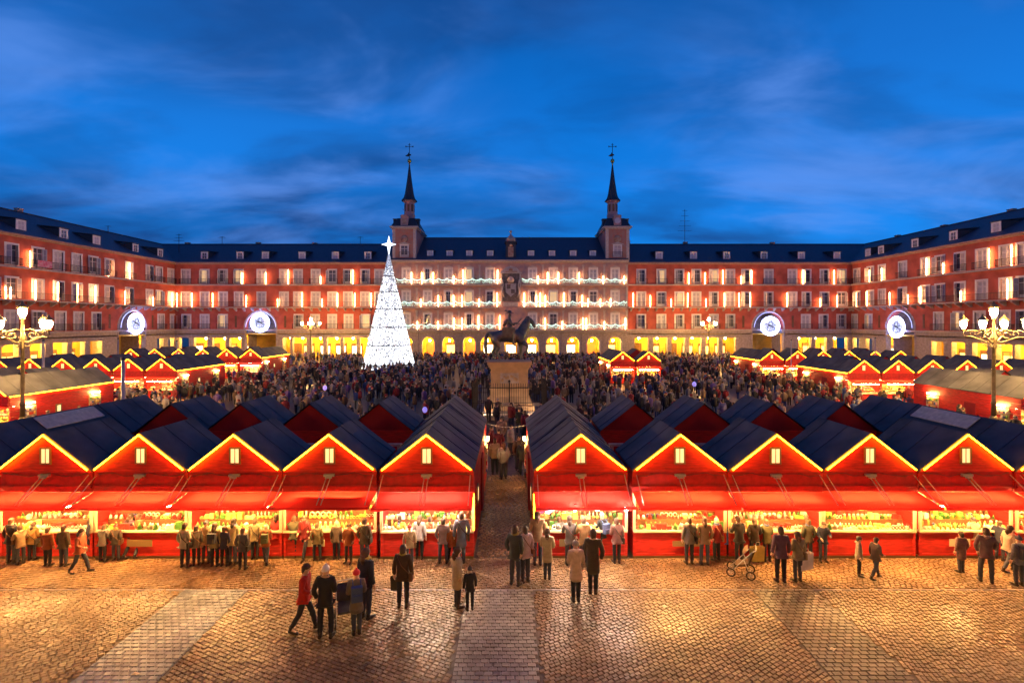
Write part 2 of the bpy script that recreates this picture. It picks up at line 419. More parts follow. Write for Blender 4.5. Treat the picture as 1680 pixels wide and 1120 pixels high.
# window pieces (origin: middle of the sill, facing -y)
def window_meshes(w, h, tag_):
    s = 0.27
    fr = MB()
    fr.box(-w/2-s, -w/2, -0.07, 0.10, 0, h+s).box(w/2, w/2+s, -0.07, 0.10, 0, h+s)
    fr.box(-w/2, w/2, -0.07, 0.10, h, h+s)
    fr.box(-0.035, 0.035, 0.10, 0.17, 0, h)
    fr.box(-w/2, w/2, 0.10, 0.17, h*0.74, h*0.74+0.07)
    fr.box(-w/2, w/2, 0.17, 0.20, 0, 0.5)
    shut = MB()      # one louvred leaf, hinged at x=0, spans +x
    lw = w/2-0.06
    shut.box(0, 0.07, 0, 0.045, 0.03, h-0.03).box(lw-0.07, lw, 0, 0.045, 0.03, h-0.03)
    for z in (0.03, h*0.34, h*0.67, h-0.12): shut.box(0.07, lw-0.07, 0, 0.045, z, z+0.09)
    for k in range(3):
        za, zb = 0.12+k*(h*0.33), 0.12+(k+1)*(h*0.33)-0.1
        shut.add([(0.07,0.03,za),(lw-0.07,0.03,za),(lw-0.07,0.012,zb),(0.07,0.012,zb)], [(0,1,2,3)], 1)
    pane = MB().box(-w/2, w/2, 0.22, 0.24, 0.02, h-0.02)
    return (fr.mesh("window_frame_"+tag_, 'white_wood'), shut.mesh("shutter_"+tag_, ('white_wood', 'louvre_shade')),
            pane.mesh("pane_"+tag_, 'pane'), pane.mesh("blind_"+tag_, 'curtain'), w, h, pane.mesh('lit_'+tag_, 'lit_room'))
WIN = window_meshes(1.45, 2.75, "tall")
WIN_P = window_meshes(1.35, 2.7, "grand")
WIN_S = window_meshes(1.3, 2.3, "tower")
def railing_mesh(w, depth=0.5, h=1.0):
    m = MB()
    for z in (0.10, h): m.tube([(-w/2,0,z),(-w/2,-depth,z),(w/2,-depth,z),(w/2,0,z)], 0.03, 4, smooth=False)
    n = int(w/0.17)
    for i in range(n+1):
        x = -w/2+w*i/n
        m.box(x-0.014, x+0.014, -depth-0.014, -depth+0.014, 0.1, h)
    for k in (1, 2):
        for x in (-w/2, w/2): m.box(x-0.014, x+0.014, -depth*k/3-0.014, -depth*k/3+0.014, 0.1, h)
    return m
RAIL = railing_mesh(2.3, 0.45).mesh("railing", 'iron')
CORBEL = MB().prism_y([(-0.12, 0), (0.12, 0), (0.12, 0.62), (-0.12, 0.62)], 0, 0.01).mesh("corbel_dummy", 'pale_stone')
def corbel():
    m = MB(); pts = [(0, 0), (0, -0.66), (-0.25, -0.60), (-0.62, -0.34), (-0.95, -0.20), (-0.95, 0)]
    n = len(pts); w = 0.13
    m.add([(-w, p[0], p[1]) for p in pts]+[(w, p[0], p[1]) for p in pts],
          [tuple(range(n-1, -1, -1)), tuple(range(n, 2*n))]+[(i, (i+1) % n, (i+1) % n+n, i+n) for i in range(n)])
    return m.mesh("corbel", 'pale_stone')
CORBEL = corbel()
def dormer_meshes():
    w, h = 0.78, 1.55
    b = MB().box(-w, w, 0.02, 3.0, -0.9, h)                     # cheeks, running back into the slope
    b.add([(-w-0.12,-0.14,h),(w+0.12,-0.14,h),(w+0.12,3.3,h+0.35),(-w-0.12,3.3,h+0.35),(-w-0.12,-0.14,h+0.1),(w+0.12,-0.14,h+0.1),(w+0.12,3.3,h+0.45),(-w-0.12,3.3,h+0.45)],
          [(0,3,2,1),(4,5,6,7),(0,1,5,4),(1,2,6,5),(2,3,7,6),(3,0,4,7)])
    f = MB().box(-w+0.05, -0.42, -0.05, 0.02, 0, h-0.02).box(0.42, w-0.05, -0.05, 0.02, 0, h-0.02)
    f.box(-0.42, 0.42, -0.05, 0.02, h-0.28, h-0.02).box(-0.42, 0.42, -0.05, 0.02, 0, 0.14).box(-0.03, 0.03, -0.045, 0.01, 0.14, h-0.28)
    f.box(-0.42, 0.42, -0.04, 0.01, 0.72, 0.77)
    p = MB().box(-0.42, 0.42, -0.01, 0.015, 0.14, h-0.28)
    return b.mesh("dormer", 'slate_dark'), f.mesh("dormer_window", 'white_wood'), p.mesh("dormer_pane", 'curtain'), p.mesh("dormer_pane_dark", 'pane')
DORM = dormer_meshes()
CAND = {h: MB().lathe([(0.05, 0), (0.062, 0.1), (0.062, h-0.15), (0.03, h)], 6).mesh("light_tube", 'candle') for h in (1.6, 2.3, 2.8)}
LANT = MB().lathe([(0.05, 0), (0.17, 0.1), (0.20, 0.38), (0.06, 0.5)], 6).mesh("lantern_glass", 'lantern')
LANT_CAP = MB().lathe([(0.22, 0.5), (0.10, 0.62), (0.015, 0.66), (0.015, 1.0)], 6).mesh("lantern_cap", 'iron')

def add_window(b, W, u, z, wr, rail=True, dark=None, group_name="window"):
    f = put(group_name, W[0], b, (u, 0, z))
    dk = wr.random() < 0.42 if dark is None else dark
    lit = wr.random() < .07
    put("pane", W[6] if lit else (W[2] if dk else W[3]), f)
    dk = dk or lit
    w = W[4]
    ang = wr.choice([0.0, 0.0, 0.12, 1.75 if dk else 0.1, 2.3 if dk else 0.0])
    a = put("shutter", W[1], f, (-w/2+0.01, 0.115, 0.0), -ang)
    c = put("shutter", W[1], f, (w/2-0.01, 0.165, 0.0), PI+ang*0.8)
    if dk and ang < 0.3:
        for s_, k in ((a, 1), (c, -1)): s_.rotation_euler.z += -1.2*k
    if rail: put("railing", RAIL, f, (0, 0, 0))
    return f

PIERM = MB().box(0, .5, -.07, -.003, 4.0, 4.22).box(0, .5, -.1, -.003, 0, .5).mesh('pier_moulding', 'pale_stone')
def facade(label, loc, rot, u0, u1, wins, arches, bays, dormers, candles, ridge_u, wing, seed=1, shops=True):
    """one side of the square. wins: {floor: [u]}, candles: {floor: [(u,h)]}; local -y faces the square"""
    wr = random.Random(seed)
    b = thing("arcaded_building", label, "building", loc, rot)
    def toworld(u, y, z):
        c_, s_ = math.cos(rot), math.sin(rot)
        return (loc[0]+u*c_-y*s_, loc[1]+u*s_+y*c_, z)
    # stone arcade with square bays; the piers are what is left between them
    R = 3.15
    aw = MB()
    hb = [(c-w/2, c+w/2, 0, 4.25) for c, w in bays] + [(a-R, a+R, 0, Z_ARC) for a in arches]
    holes_wall(aw, u0, u1, 0, Z_ARC, hb, 0.8)
    put("arcade_wall", aw.mesh("arcade_wall", 'stone'), b)
    for c, w in bays: put("pier_moulding", PIERM, b, (c+w/2+.02, 0, 0))     # pier capitals and plinths
    # brick wall above
    hw = []
    for fl, z in ((1, 6.05), (2, 10.6), (3, 15.15)):
        W = WIN
        for u in wins[fl]: hw.append((u-W[4]/2, u+W[4]/2, z, z+W[5]))
    hw += [(a-R, a+R, Z_ARC, 9.6) for a in arches]
    rw = MB(); holes_wall(rw, u0, u1, Z_ARC, Z_COR, hw, 0.3)
    for a in arches: arch_fill(rw, a, R, 6.4, 9.6, 1.2)
    for a in arches:    # vertical jambs between arcade top and springing
        for s in (-1, 1):
            rw.add([(a+s*R,0,Z_ARC),(a+s*R,1.2,Z_ARC),(a+s*R,1.2,6.4),(a+s*R,0,6.4)], [(0,1,2,3) if s < 0 else (3,2,1,0)])
    put("brick_wall", rw.mesh("brick_wall", 'red_plaster'), b)
    for fl, z in ((1, 6.05), (2, 10.6), (3, 15.15)):
        for u in wins[fl]: add_window(b, WIN, u, z, wr, rail=(fl != 2))
    # string courses and cornices
    put("string_course", MB().box(u0, u1, -0.22, -0.003, Z_ARC-0.16, Z_ARC+0.12).mesh("string_course", 'pale_stone'), b)
    put("string_course", MB().box(u0, u1, -0.46, -0.003, Z_B3-0.12, Z_B3+0.14).mesh("string_course", 'pale_stone'), b)
    put("balcony_slab", MB().box(u0, u1, -1.0, -0.003, Z_B2-0.05, Z_B2+0.15).mesh("balcony_slab", 'pale_stone'), b)
    br = MB(); w = u1-u0
    for z in (0.10, 1.0): br.box(u0, u1, -0.97, -0.92, z, z+0.05)
    n = int(w/0.2)
    for i in range(n+1):
        x = u0+w*i/n; br.box(x-0.014, x+0.014, -0.96, -0.93, 0.1, 1.0)
    put("balcony_railing", br.mesh("balcony_railing", 'iron'), b, (0, 0, Z_B2+0.15))
    u = u0+0.6
    while u < u1-0.3:
        put("corbel", CORBEL, b, (u, -0.004, Z_B2-0.055)); u += 1.7
    put("cornice", MB().box(u0, u1, -0.28, 0.35, Z_COR, Z_COR+0.22).box(u0, u1, -0.6, 0.35, Z_COR+0.222, Z_COR+0.42).mesh("cornice", 'cornice'), b)
    # roof slope with a mitred ridge
    e0, r0, r1, rz_, rd = Z_COR+0.424, ridge_u[0], ridge_u[1], 24.6, 9.0
    s0, s1 = ridge_u[2], ridge_u[3]
    rf = MB().add([(s0,-0.62,e0),(s1,-0.62,e0),(r1,rd,rz_),(r0,rd,rz_)], [(0,1,2,3)])
    rf.add([(r0,rd,rz_),(r1,rd,rz_),(r1,rd+9,e0),(r0,rd+9,e0)], [(0,1,2,3)])
    roof = put("roof", rf.mesh("roof", 'slate'), b)
    put("ridge_tile", MB().box(r0, r1, rd-0.12, rd+0.12, rz_-0.02, rz_+0.10).mesh("ridge_tile", 'slate_dark'), roof)
    slope = (rz_-e0)/(rd+0.62)
    for u in dormers:
        yy = 1.1; zz = e0+slope*(yy+0.62)-0.12
        d = put("dormer", DORM[0], b, (u, yy, zz))
        put("dormer_window", DORM[1], d); put("dormer_pane", DORM[2] if wr.random() < .6 else DORM[3], d)
    for k in range(int((r1-r0)/14)):
        u = r0+4+k*14+wr.uniform(-3, 3); h = wr.uniform(0.5, 1.1)
        put("chimney", MB().box(-0.45, 0.45, -0.3, 0.3, -0.6, h).box(-0.52, 0.52, -0.37, 0.37, h, h+0.12).mesh("chimney", 'cornice'), roof, (u, rd+wr.uniform(.4, 2.5), rz_-0.3))
    # behind the arcade: ceiling, back wall, shops, lanterns
    put("arcade_back_wall", MB().box(u0, u1, 4.6, 4.8, 0, 4.9).mesh("arcade_back_wall", 'arcade_yellow'), b)
    put("arcade_ceiling", MB().box(u0, u1, 0.0, 4.6, 4.9, 5.1).mesh("arcade_ceiling", 'arcade_yellow'), b)
    if shops:
        for i, (c, w) in enumerate(bays):
            kind = wr.choice(['shop_glow', 'shop_glow', 'shop_white', 'shop_red', 'shop_dark'])
            f = MB()
            f.box(-1.15, -1.0, -0.12, 0, 0, 3.0).box(1.0, 1.15, -0.12, 0, 0, 3.0).box(-1.0, 1.0, -0.12, 0, 2.85, 3.0)
            f.box(-0.05, 0.05, -0.1, 0, 0.7, 2.85).box(-1.0, 1.0, -0.11, 0, 0, 0.7)
            s = put("shop_front", f.mesh("shop_front", 'shop_dark'), b, (c, 4.59, 0))
            put("shop_window", MB().box(-1.0, 1.0, -0.05, -0.01, 0.7, 2.35).mesh("shop_window", kind if kind != 'shop_red' else 'shop_glow'), s)
            put("shop_sign", MB().box(-1.0, 1.0, -0.07, -0.01, 2.352, 2.85).mesh("shop_sign", 'shop_red' if kind == 'shop_red' else 'shop_dark'), s)
            l = put("lantern", LANT_CAP, b, (c+wr.uniform(-.15, .15), 1.9, 3.9)); put("lantern_glass", LANT, l, (0, 0, 0))
    # archways: stone ring, dim passage
    for a in arches:
        ring = MB(); n = 16
        for i in range(n):
            a0, a1 = PI-PI*i/n, PI-PI*(i+1)/n
            q = lambda r, t, y: (a+r*math.cos(t), y, 6.4+r*math.sin(t))
            ring.add([q(R,a0,-.08),q(R,a1,-.08),q(R+.26,a1,-.08),q(R+.26,a0,-.08),q(R,a0,0.1),q(R,a1,0.1),q(R+.26,a1,0),q(R+.26,a0,0)],
                     [(0,1,2,3),(0,4,5,1),(3,2,6,7)])
        for s in (-1, 1): ring.box(min(a+s*R, a+s*(R+.26)), max(a+s*R, a+s*(R+.26)), -.08, -.003, 0, Z_ARC-0.165).box(min(a+s*R, a+s*(R+.26)), max(a+s*R, a+s*(R+.26)), -.08, -.003, Z_ARC+0.125, 6.4)
        put("archway", ring.mesh("archway", 'stone'), b)
        ps = MB().add([(a-R,1.2,0),(a-R,9,0),(a-R,9,9.7),(a-R,1.2,9.7)], [(0,1,2,3)]).add([(a+R,1.2,0),(a+R,1.2,9.7),(a+R,9,9.7),(a+R,9,0)], [(0,1,2,3)])
        ps.box(a-R, a+R, 9, 9.2, 0, 9.7).box(a-R, a+R, 1.2, 9, 9.7, 9.9)
        put("passage_wall", ps.mesh("passage_wall", 'stone'), b)
        # lintel, door and small opening at the back of the passage
        put("passage_doorway", MB().box(a-1.2, a+1.2, 8.8, 8.99, 0, 3.0).mesh("passage_doorway", 'shop_dark'), b)
        put("passage_window", MB().box(a-.6, a+.6, 8.7, 8.79, 0.4, 2.2).mesh("passage_window", 'shop_glow'), b)
        # side shutters: narrow blind slits beside the arch
        for s in (-1, 1):
            put("blind_slit", MB().box(a+s*5.0-0.22, a+s*5.0+0.22, -0.03, -0.003, 6.3, 8.7).mesh("blind_slit", 'shop_dark'), b)
    nm = {1: "lowest", 2: "middle", 3: "top"}
    for fl, lst in candles.items():
        for u, h in lst:
            z = {1: 6.1, 2: 10.5, 3: 15.1}[fl]
            p = toworld(u, -0.30 if fl != 2 else -0.45, z)
            tag(put("light_tube", CAND[h], None, p), "upright warm white light tube on the %s window floor of the %s" % (nm[fl], wing),
                "light tube", "light tubes on the %s floor of the %s" % (nm[fl], wing))
    return b, toworld

PX = lambda x: (x-840)*FAR/F_PX
XL, XR = -68.3, 68.8
PL, PR = PX(640), PX(1030)
# --- far wing left of the painted house
L3 = [305,336,366,392,429,466,489,518,545,571,599,622]
L1 = [306,336,366,490,517,545,572,600,622]
# bays follow the windows
def bays_px(edges): return [((PX(a)+PX(b))/2, PX(b)-PX(a)) for a, b in edges]
lb = bays_px([(294,310),(318,340),(348,370),(376,396),(464,476),(480,503),(510,530),(536,558),(563,585),(590,612),(617,634)])
for i_, (a_, b_) in enumerate(lb): lb[i_] = (a_+68.3, b_)
sh = lambda xs: [PX(x)+68.3 for x in xs]
def cand(l3, l2, l1=()):
    cr = random.Random(5)
    f = lambda xs: [(u, cr.choice([2.8, 2.8, 2.3, 1.6])) for u in xs]
    return {3: f(l3), 2: f(l2), 1: f(l1)}
c_left = cand(sh([398,437,474,527,580]), sh([292.5,317,351,406,457,497,530,555,583,610]))
facade("long red building with stone arcade at the far side, left of the painted house", (XL, FAR, 0), 0, 0, PL-XL, {3: sh(L3), 2: sh(L3), 1: sh(L1)},
       [PX(427.5)+68.3], lb, sh([330,389,431,492,547,601]), c_left, (-9.0, PL-XL, 0.0, PL-XL), "far left wing", 3)
# --- far wing right of the painted house (local u from its left end)
R3 = [1052,1085,1114.5,1142.5,1171,1198,1224,1261,1300,1323,1352.5,1381]
R1 = [1052,1085,1114.5,1142.5,1171,1198,1322,1351,1380]
sr = lambda xs: [PX(x)-PR for x in xs]
rb = [(c-PR, w) for c, w in bays_px([(1041,1064),(1072,1095),(1102,1124),(1131,1151),(1158,1179),(1186,1207),(1310,1331),(1338,1356),(1367,1390)])]
c_right = cand(sr([1129,1156,1185,1215,1232,1316,1367]), sr([1038,1066,1100,1127,1157,1187,1211,1229,1289,1343,1371]))
facade("long red building with stone arcade at the far side, right of the painted house", (PR, FAR, 0), 0, 0, XR-PR, {3: sr(R3), 2: sr(R3), 1: sr(R1)},
       [PX(1260)-PR], rb, sr([1084,1141,1196,1258,1320,1379]), c_right, (0.0, XR-PR+9.0, 0.0, XR-PR), "far right wing", 4)
# --- west side, facing +X; u = Y - Y0
Y0 = 30.0
def ul(xs): return [68.3*810/(840-x)-Y0 for x in xs]
near = [33.6-Y0+3.45*i for i in range(10)]
lw3 = near + ul([19,62,96,126,153,179,212,245,261,280])
lw1 = near + ul([18,62,99,129,158,264,284])
aL = ul([217])[0]
lwb = [(u, 2.3) for u in near] + [(u, 2.3) for u in ul([17,62,99,129,158])] + [(u, 1.7) for u in ul([263,281])]
c_l = cand(ul([46,175,210]), ul([12,53,90,122.5,152,201,247.5,279]) + [near[-1]+1.5, near[-3]+1.2], ())
facade("long red arcaded building closing the left side of the square", (XL, Y0, 0), PI/2, 0, FAR-Y0, {3: lw3, 2: lw3, 1: lw1},
       [aL], lwb, [6, 15, 24]+ul([47,116,169,232,272]), c_l, (0.0, FAR-Y0+9.0, 0.0, FAR-Y0), "left side building", 5)
# --- east side, facing -X; u = Yend - Y
def ur(xs): return [FAR-68.8*810/(x-840) for x in xs]
nearR = [FAR-(33.6+3.45*i) for i in range(9)]
rw3 = ur([1406,1428,1447,1481,1518,1542,1575,1610.5,1650,1679]) + nearR
rw1 = ur([1402,1425.5,1540,1572.5,1607,1647,1679]) + nearR
aR = ur([1477])[0]
rwb = [(u, 1.7) for u in ur([1404,1425])] + [(u, 2.3) for u in ur([1538,1572,1607,1647,1679])] + [(u, 2.3) for u in nearR]
c_r = cand(ur([1429,1449,1523,1550,1626,1663]), ur([1409,1426,1463.5,1494,1514.5,1581,1658])+[nearR[-1]-1.5], ())
facade("long red arcaded building closing the right side of the square", (XR, FAR, 0), -PI/2, 0, FAR-Y0, {3: rw3, 2: rw3, 1: rw1},
       [aR], rwb, ur([1415,1436,1491,1553,1622])+[46, 55, 64], c_r, (-9.0, FAR-Y0, 0.0, FAR-Y0), "right side building", 6)

# --- near side, behind and below the camera: the same arcade closes the square there
sb = [(6.5+8.4*i, 2.4) for i in range(8)]
facade("long red arcaded building closing the near side of the square behind the viewer", (36.0, -1.35, 0), PI, 0, 72, {3: [3.0+3.45*i for i in range(0, 20, 2)], 2: [3.0+3.45*i for i in range(0, 20, 2)], 1: []},
       [], sb, [], cand([], [11.6+13.8*i for i in (0, 2, 4)]), (0.0, 72.0, 0.0, 72.0), "near side building", 7)

# ------------------------------------------------------------------ the painted house with two towers
def painted_house():
    wr = random.Random(9)
    W_ = PR-PL
    b = thing("painted_town_house", "pink frescoed town house with two spired towers in the middle of the far side", "building", (PL, FAR-0.3, 0))
    u_ = lambda x: PX(x)-PL
    ZC = 19.4
    wx = [667, 702, 736, 770, 804, 873.6, 907.5, 940, 973, 1008.6]
    ax = [667, 703, 736, 770, 799, 838, 873, 906, 940, 973, 1008.5]
    fl = {1: 6.3, 2: 10.85, 3: 15.4}
    holes = [(u_(x)-WIN_P[4]/2, u_(x)+WIN_P[4]/2, z, z+WIN_P[5]) for x in wx for z in fl.values()]
    rw = MB(); holes_wall(rw, 0, W_, 5.7, ZC, holes, 0.3)
    put("painted_wall", rw.mesh("painted_wall", 'fresco'), b)
    aw = MB(); R = 1.25
    holes_wall(aw, 0, W_, 0, 5.7, [(u_(x)-R, u_(x)+R, 0, 4.5) for x in ax], 0.9)
    for x in ax: arch_fill(aw, u_(x), R, 3.2, 4.5, 0.9, n=10)
    put("arcade_wall", aw.mesh("arcade_wall", 'stone'), b)
    for x in ax:
        put("arch_moulding", ARCHM, b, (u_(x), 0, 0))
    for i in range(len(ax)-1):
        c = (u_(ax[i])+u_(ax[i+1]))/2
        put("pilaster", PIL_L, b, (c, 0, 0))
    # painted pilasters and figure panels between the windows
    for z0, z1 in ((5.95, 10.0), (10.5, 14.6), (15.1, 19.0)):
        for i in range(len(wx)-1):
            c = (u_(wx[i])+u_(wx[i+1]))/2
            if abs(c-u_(838)) < 0.8: continue
            put("painted_pilaster", PIL_U, b, (c, 0, z0))
            for s in (-1, 1): put("figure_panel", FIG, b, (c+s*0.72, 0, z0+0.45))
        for x in (642.5, 684, 991, 1027.5):
            put("stone_pilaster", PIL_U, b, (u_(x), -0.02, z0))
    for z in fl.values():
        for x in wx:
            f = add_window(b, WIN_P, u_(x), z, wr, rail=False)
            put("pediment", PEDI, f, (0, 0, WIN_P[5]+0.28))
    # balconies
    for z in (5.75, 10.3, 14.85):
        for a, e in ((652, 822), (856, 1026)):
            put("balcony_slab", MB().box(u_(a), u_(e), -0.9, -0.003, z-0.1, z+0.12).mesh("balcony_slab", 'pale_stone'), b)
            m = MB(); w = u_(e)-u_(a)
            for zz in (0.12, 1.05): m.box(0, w, -0.03, 0.02, zz, zz+0.05)
            for i in range(int(w/0.2)+1): m.box(i*0.2-0.014, i*0.2+0.014, -0.02, 0.01, 0.12, 1.05)
            put("balcony_railing", m.mesh("balcony_railing", 'iron'), b, (u_(a), -0.85, z+0.12))
    put("string_course", MB().box(0, W_, -0.3, -0.003, 5.4, 5.64).mesh("string_course", 'pale_stone'), b)
    put("cornice", MB().box(0, W_, -0.35, 0.3, ZC, ZC+0.25).box(0, W_, -0.75, 0.3, ZC+0.252, ZC+0.5).mesh("cornice", 'pale_stone'), b)
    # central coat of arms
    c = u_(838)
    arms = put("coat_of_arms", MB().box(c-2.0, c+2.0, -0.18, -0.003, 11.6, 17.2).mesh("coat_of_arms", 'arms_stone'), b)
    sh_ = MB()
    sh_.prism_y([(c-1.1, 15.2), (c-1.0, 13.4), (c, 12.5), (c+1.0, 13.4), (c+1.1, 15.2)], -0.42, -0.18)
    put("shield", sh_.mesh("shield", 'pale_stone'), arms)
    cr = MB().lathe([(0.55, 15.35), (0.75, 15.9), (0.45, 16.4), (0.08, 16.6)], 10, (c, -0.35)); put("crown", cr.mesh("crown", 'pale_stone'), arms)
    fr = MB()
    for s in (-1, 1):
        fr.tube([(c+s*1.35, -0.32, 12.4), (c+s*1.75, -0.4, 13.6), (c+s*1.5, -0.34, 14.8), (c+s*1.75, -0.3, 16.0)], [.12, .2, .13, .16], 6)
        fr.box(c+s*1.9-.15, c+s*1.9+.15, -0.3, -0.181, 11.6, 17.2)
    put("scroll_frame", fr.mesh("scroll_frame", 'pale_stone'), arms)
    put("quarter_panel", MB().box(c-.8, c-.05, -.47, -.421, 14.1, 15.0).box(c+.05, c+.8, -.47, -.421, 13.2, 14.0).mesh("quarter_panel", 'arms_stone'), arms)
    pd = MB().prism_y([(c-2.3, 17.2), (c+2.3, 17.2), (c+2.0, 17.6), (c+1.1, 18.4), (c, 18.75), (c-1.1, 18.4), (c-2.0, 17.6)], -0.5, -0.003)
    put("curved_pediment", pd.mesh("curved_pediment", 'pale_stone'), b)
    put("pediment_relief", MB().box(c-1.3, c+1.3, -0.56, -0.502, 17.45, 17.6).lathe([(0.3, 17.7), (0.4, 18.0), (0.15, 18.3)], 8, (c, -0.55)).mesh("pediment_relief", 'fresco_dark'), b)
    put("inscription_panel", MB().box(c-1.5, c+1.5, -0.14, -0.003, 10.6, 11.4).mesh("inscription_panel", 'pale_stone'), b)
    # roof
    e0, rz_, rd = ZC+0.504, 26.0, 9.3
    roof = put("roof", MB().add([(0,-0.75,e0),(W_,-0.75,e0),(W_,rd,rz_),(0,rd,rz_)], [(0,1,2,3)]).add([(0,rd,rz_),(W_,rd,rz_),(W_,rd+9,e0),(0,rd+9,e0)], [(0,1,2,3)])
        .add([(0,-.75,e0),(0,rd,rz_),(0,rd+9,e0)], [(0,1,2)]).add([(W_,-.75,e0),(W_,rd,rz_),(W_,rd+9,e0)], [(2,1,0)]).mesh("roof", 'slate'), b)
    put("ridge_tile", MB().box(0, W_, rd-0.12, rd+0.12, rz_-0.02, rz_+0.1).mesh("ridge_tile", 'slate_dark'), roof)
    for x in (705, 737, 769.5, 804, 871.5, 906, 941, 973.5):
        d = put("dormer", DORM[0], b, (u_(x), 1.0, 20.88), 0, (0.9, 1, 0.72))
        put("dormer_window", DORM[1], d); put("dormer_pane", DORM[2], d)
    # roof turret with the crown
    tr = put("roof_turret", MB().box(c-1.0, c+1.0, 0.2, 2.6, 19.8, 23.4).box(c-1.25, c+1.25, 0.0, 2.8, 23.4, 23.7).mesh("roof_turret", 'slate_dark'), b)
    put("turret_relief", MB().box(c-.55, c+.55, 0.12, 0.198, 20.6, 22.6).lathe([(.3, 22.7), (.4, 22.9), (.1, 23.2)], 8, (c, 0.1)).mesh("turret_relief", 'fresco_dark'), tr)
    cw = MB().lathe([(0.85, 23.7), (1.0, 24.2), (0.95, 24.5), (0.5, 24.9), (0.16, 25.3), (0.12, 25.7), (0.3, 25.9), (0.05, 26.2)], 10, (c, 1.3))
    put("turret_crown", cw.mesh("turret_crown", 'stone'), tr)
    # ground floor interior
    put("arcade_back_wall", MB().box(0, W_, 5.0, 5.2, 0, 5.0).mesh("arcade_back_wall", 'arcade_yellow'), b)
    put("arcade_ceiling", MB().box(0, W_, 0.9, 5.0, 5.0, 5.2).mesh("arcade_ceiling", 'arcade_yellow'), b)
    for i, x in enumerate(ax):
        k = ['shop_dark', 'shop_red', 'shop_glow', 'shop_red', 'shop_white', 'shop_white', 'shop_white', 'shop_glow', 'shop_white', 'shop_red', 'shop_glow'][i]
        f = put("shop_front", MB().box(-1.15, 1.15, 0, 0.1, 2.6, 3.1).box(-1.15, -1.0, 0, .1, 0, 2.6).box(1.0, 1.15, 0, .1, 0, 2.6).box(-1, 1, 0, .1, 0, .9).mesh("shop_front", 'shop_red' if k == 'shop_red' else 'shop_dark'), b, (u_(x), 4.88, 0))
        put("shop_window", MB().box(-1.0, 1.0, 0.03, 0.09, 0.9, 2.6).mesh("shop_window", k), f)
        l = put("lantern", LANT_CAP, b, (u_(x), 2.0, 3.4)); put("lantern_glass", LANT, l)
    # towers
    for side, (xc, xf) in enumerate(((-21.75, 664), (21.3, 1012.6))):
        cx = xc-PL; hw = 2.3; yd = 10.0; z0, z1 = ZC+0.51, 26.2
        t = MB(); win = (cx-WIN_S[4]/2, cx+WIN_S[4]/2, z0+0.6, z0+0.6+WIN_S[5])
        holes_wall(t, cx-hw, cx+hw, z0, z1, [win], 0.3)
        t.add([(cx-hw,0,z0),(cx-hw,yd,z0),(cx-hw,yd,z1),(cx-hw,0,z1)], [(3,2,1,0)]).add([(cx+hw,0,z0),(cx+hw,yd,z0),(cx+hw,yd,z1),(cx+hw,0,z1)], [(0,1,2,3)])
        t.add([(cx-hw,yd,z0),(cx+hw,yd,z0),(cx+hw,yd,z1),(cx-hw,yd,z1)], [(3,2,1,0)])
        tw = put("tower", t.mesh("tower", 'tower_brick'), b)
        f = put("window", WIN_S[0], b, (cx, 0, z0+0.6)); put("pane", WIN_S[2] if side == 0 else WIN_S[3], f)
        put("balcony_railing", railing_mesh(2.0, 0.3).mesh("tower_railing", 'iron'), f)
        q = MB()
        for s in (-1, 1):
            q.box(min(cx+s*hw, cx+s*(hw-.5)), max(cx+s*hw, cx+s*(hw-.5)), -0.08, -0.003, z0, z1)
        q.box(cx-hw-.003, cx-hw-.08, -0.08, 0.6, z0, z1).box(cx+hw+.003, cx+hw+.08, -0.08, 0.6, z0, z1)
        put("quoins", q.mesh("quoins", 'pale_stone'), tw)
        put("relief", MB().lathe([(0.75, 0), (0.6, 0.18), (0.1, 0.22)], 12).mesh("relief", 'fresco_dark'), tw, (cx, -0.05, 24.2)).rotation_euler = (PI/2, 0, 0)
        put("tower_pediment", MB().prism_y([(cx-1.3, 23.1), (cx+1.3, 23.1), (cx, 23.6)], -0.25, -0.003).mesh("tower_pediment", 'pale_stone'), tw)
        put("tower_cornice", MB().box(cx-hw-.3, cx+hw+.3, -0.35, yd+.3, z1, z1+.25).box(cx-hw-.55, cx+hw+.55, -0.6, yd+.5, z1+.252, z1+.5).mesh("tower_cornice", 'pale_stone'), tw)
        # curved mansard, drum, spire
        zc0 = z1+.504; cy_ = 5.0
        rm = MB(); prof = [(hw+.35, yd/2+.3, zc0), (hw-.05, yd/2-.6, zc0+1.0), (hw-.55, yd/2-1.6, zc0+2.0), (hw-.7, 1.9, zc0+2.3)]
        vs, fs = [], []
        for hx, hy, z in prof: vs += [(cx-hx, cy_-hy, z), (cx+hx, cy_-hy, z), (cx+hx, cy_+hy, z), (cx-hx, cy_+hy, z)]
        for i in range(3):
            for k in range(4): fs.append((i*4+k, i*4+(k+1) % 4, i*4+4+(k+1) % 4, i*4+4+k))
        fs.append((12, 13, 14, 15)); rm.add(vs, fs)
        put("tower_roof", rm.mesh("tower_roof", 'slate_dark'), b)
        d = MB().box(-.72, .72, 0, 2.2, 0, 2.0).prism_y([(-.85, 2.0), (.85, 2.0), (.5, 2.3), (-.5, 2.3)], -.1, 2.2)
        dm = put("dormer", d.mesh("tower_dormer", 'fresco'), b, (cx, -0.1, zc0+.05))
        if side == 0: put("dormer_panel", MB().box(-.45, .45, -.05, -.003, .4, 1.6).mesh("dormer_panel", 'fresco_dark'), dm)
        else:
            k_ = put("clock", MB().lathe([(.62, 0), (.62, .06), (.5, .09)], 20).mesh("clock", 'curtain'), dm, (0, -0.0, 1.1)); k_.rotation_euler = (PI/2, 0, 0)
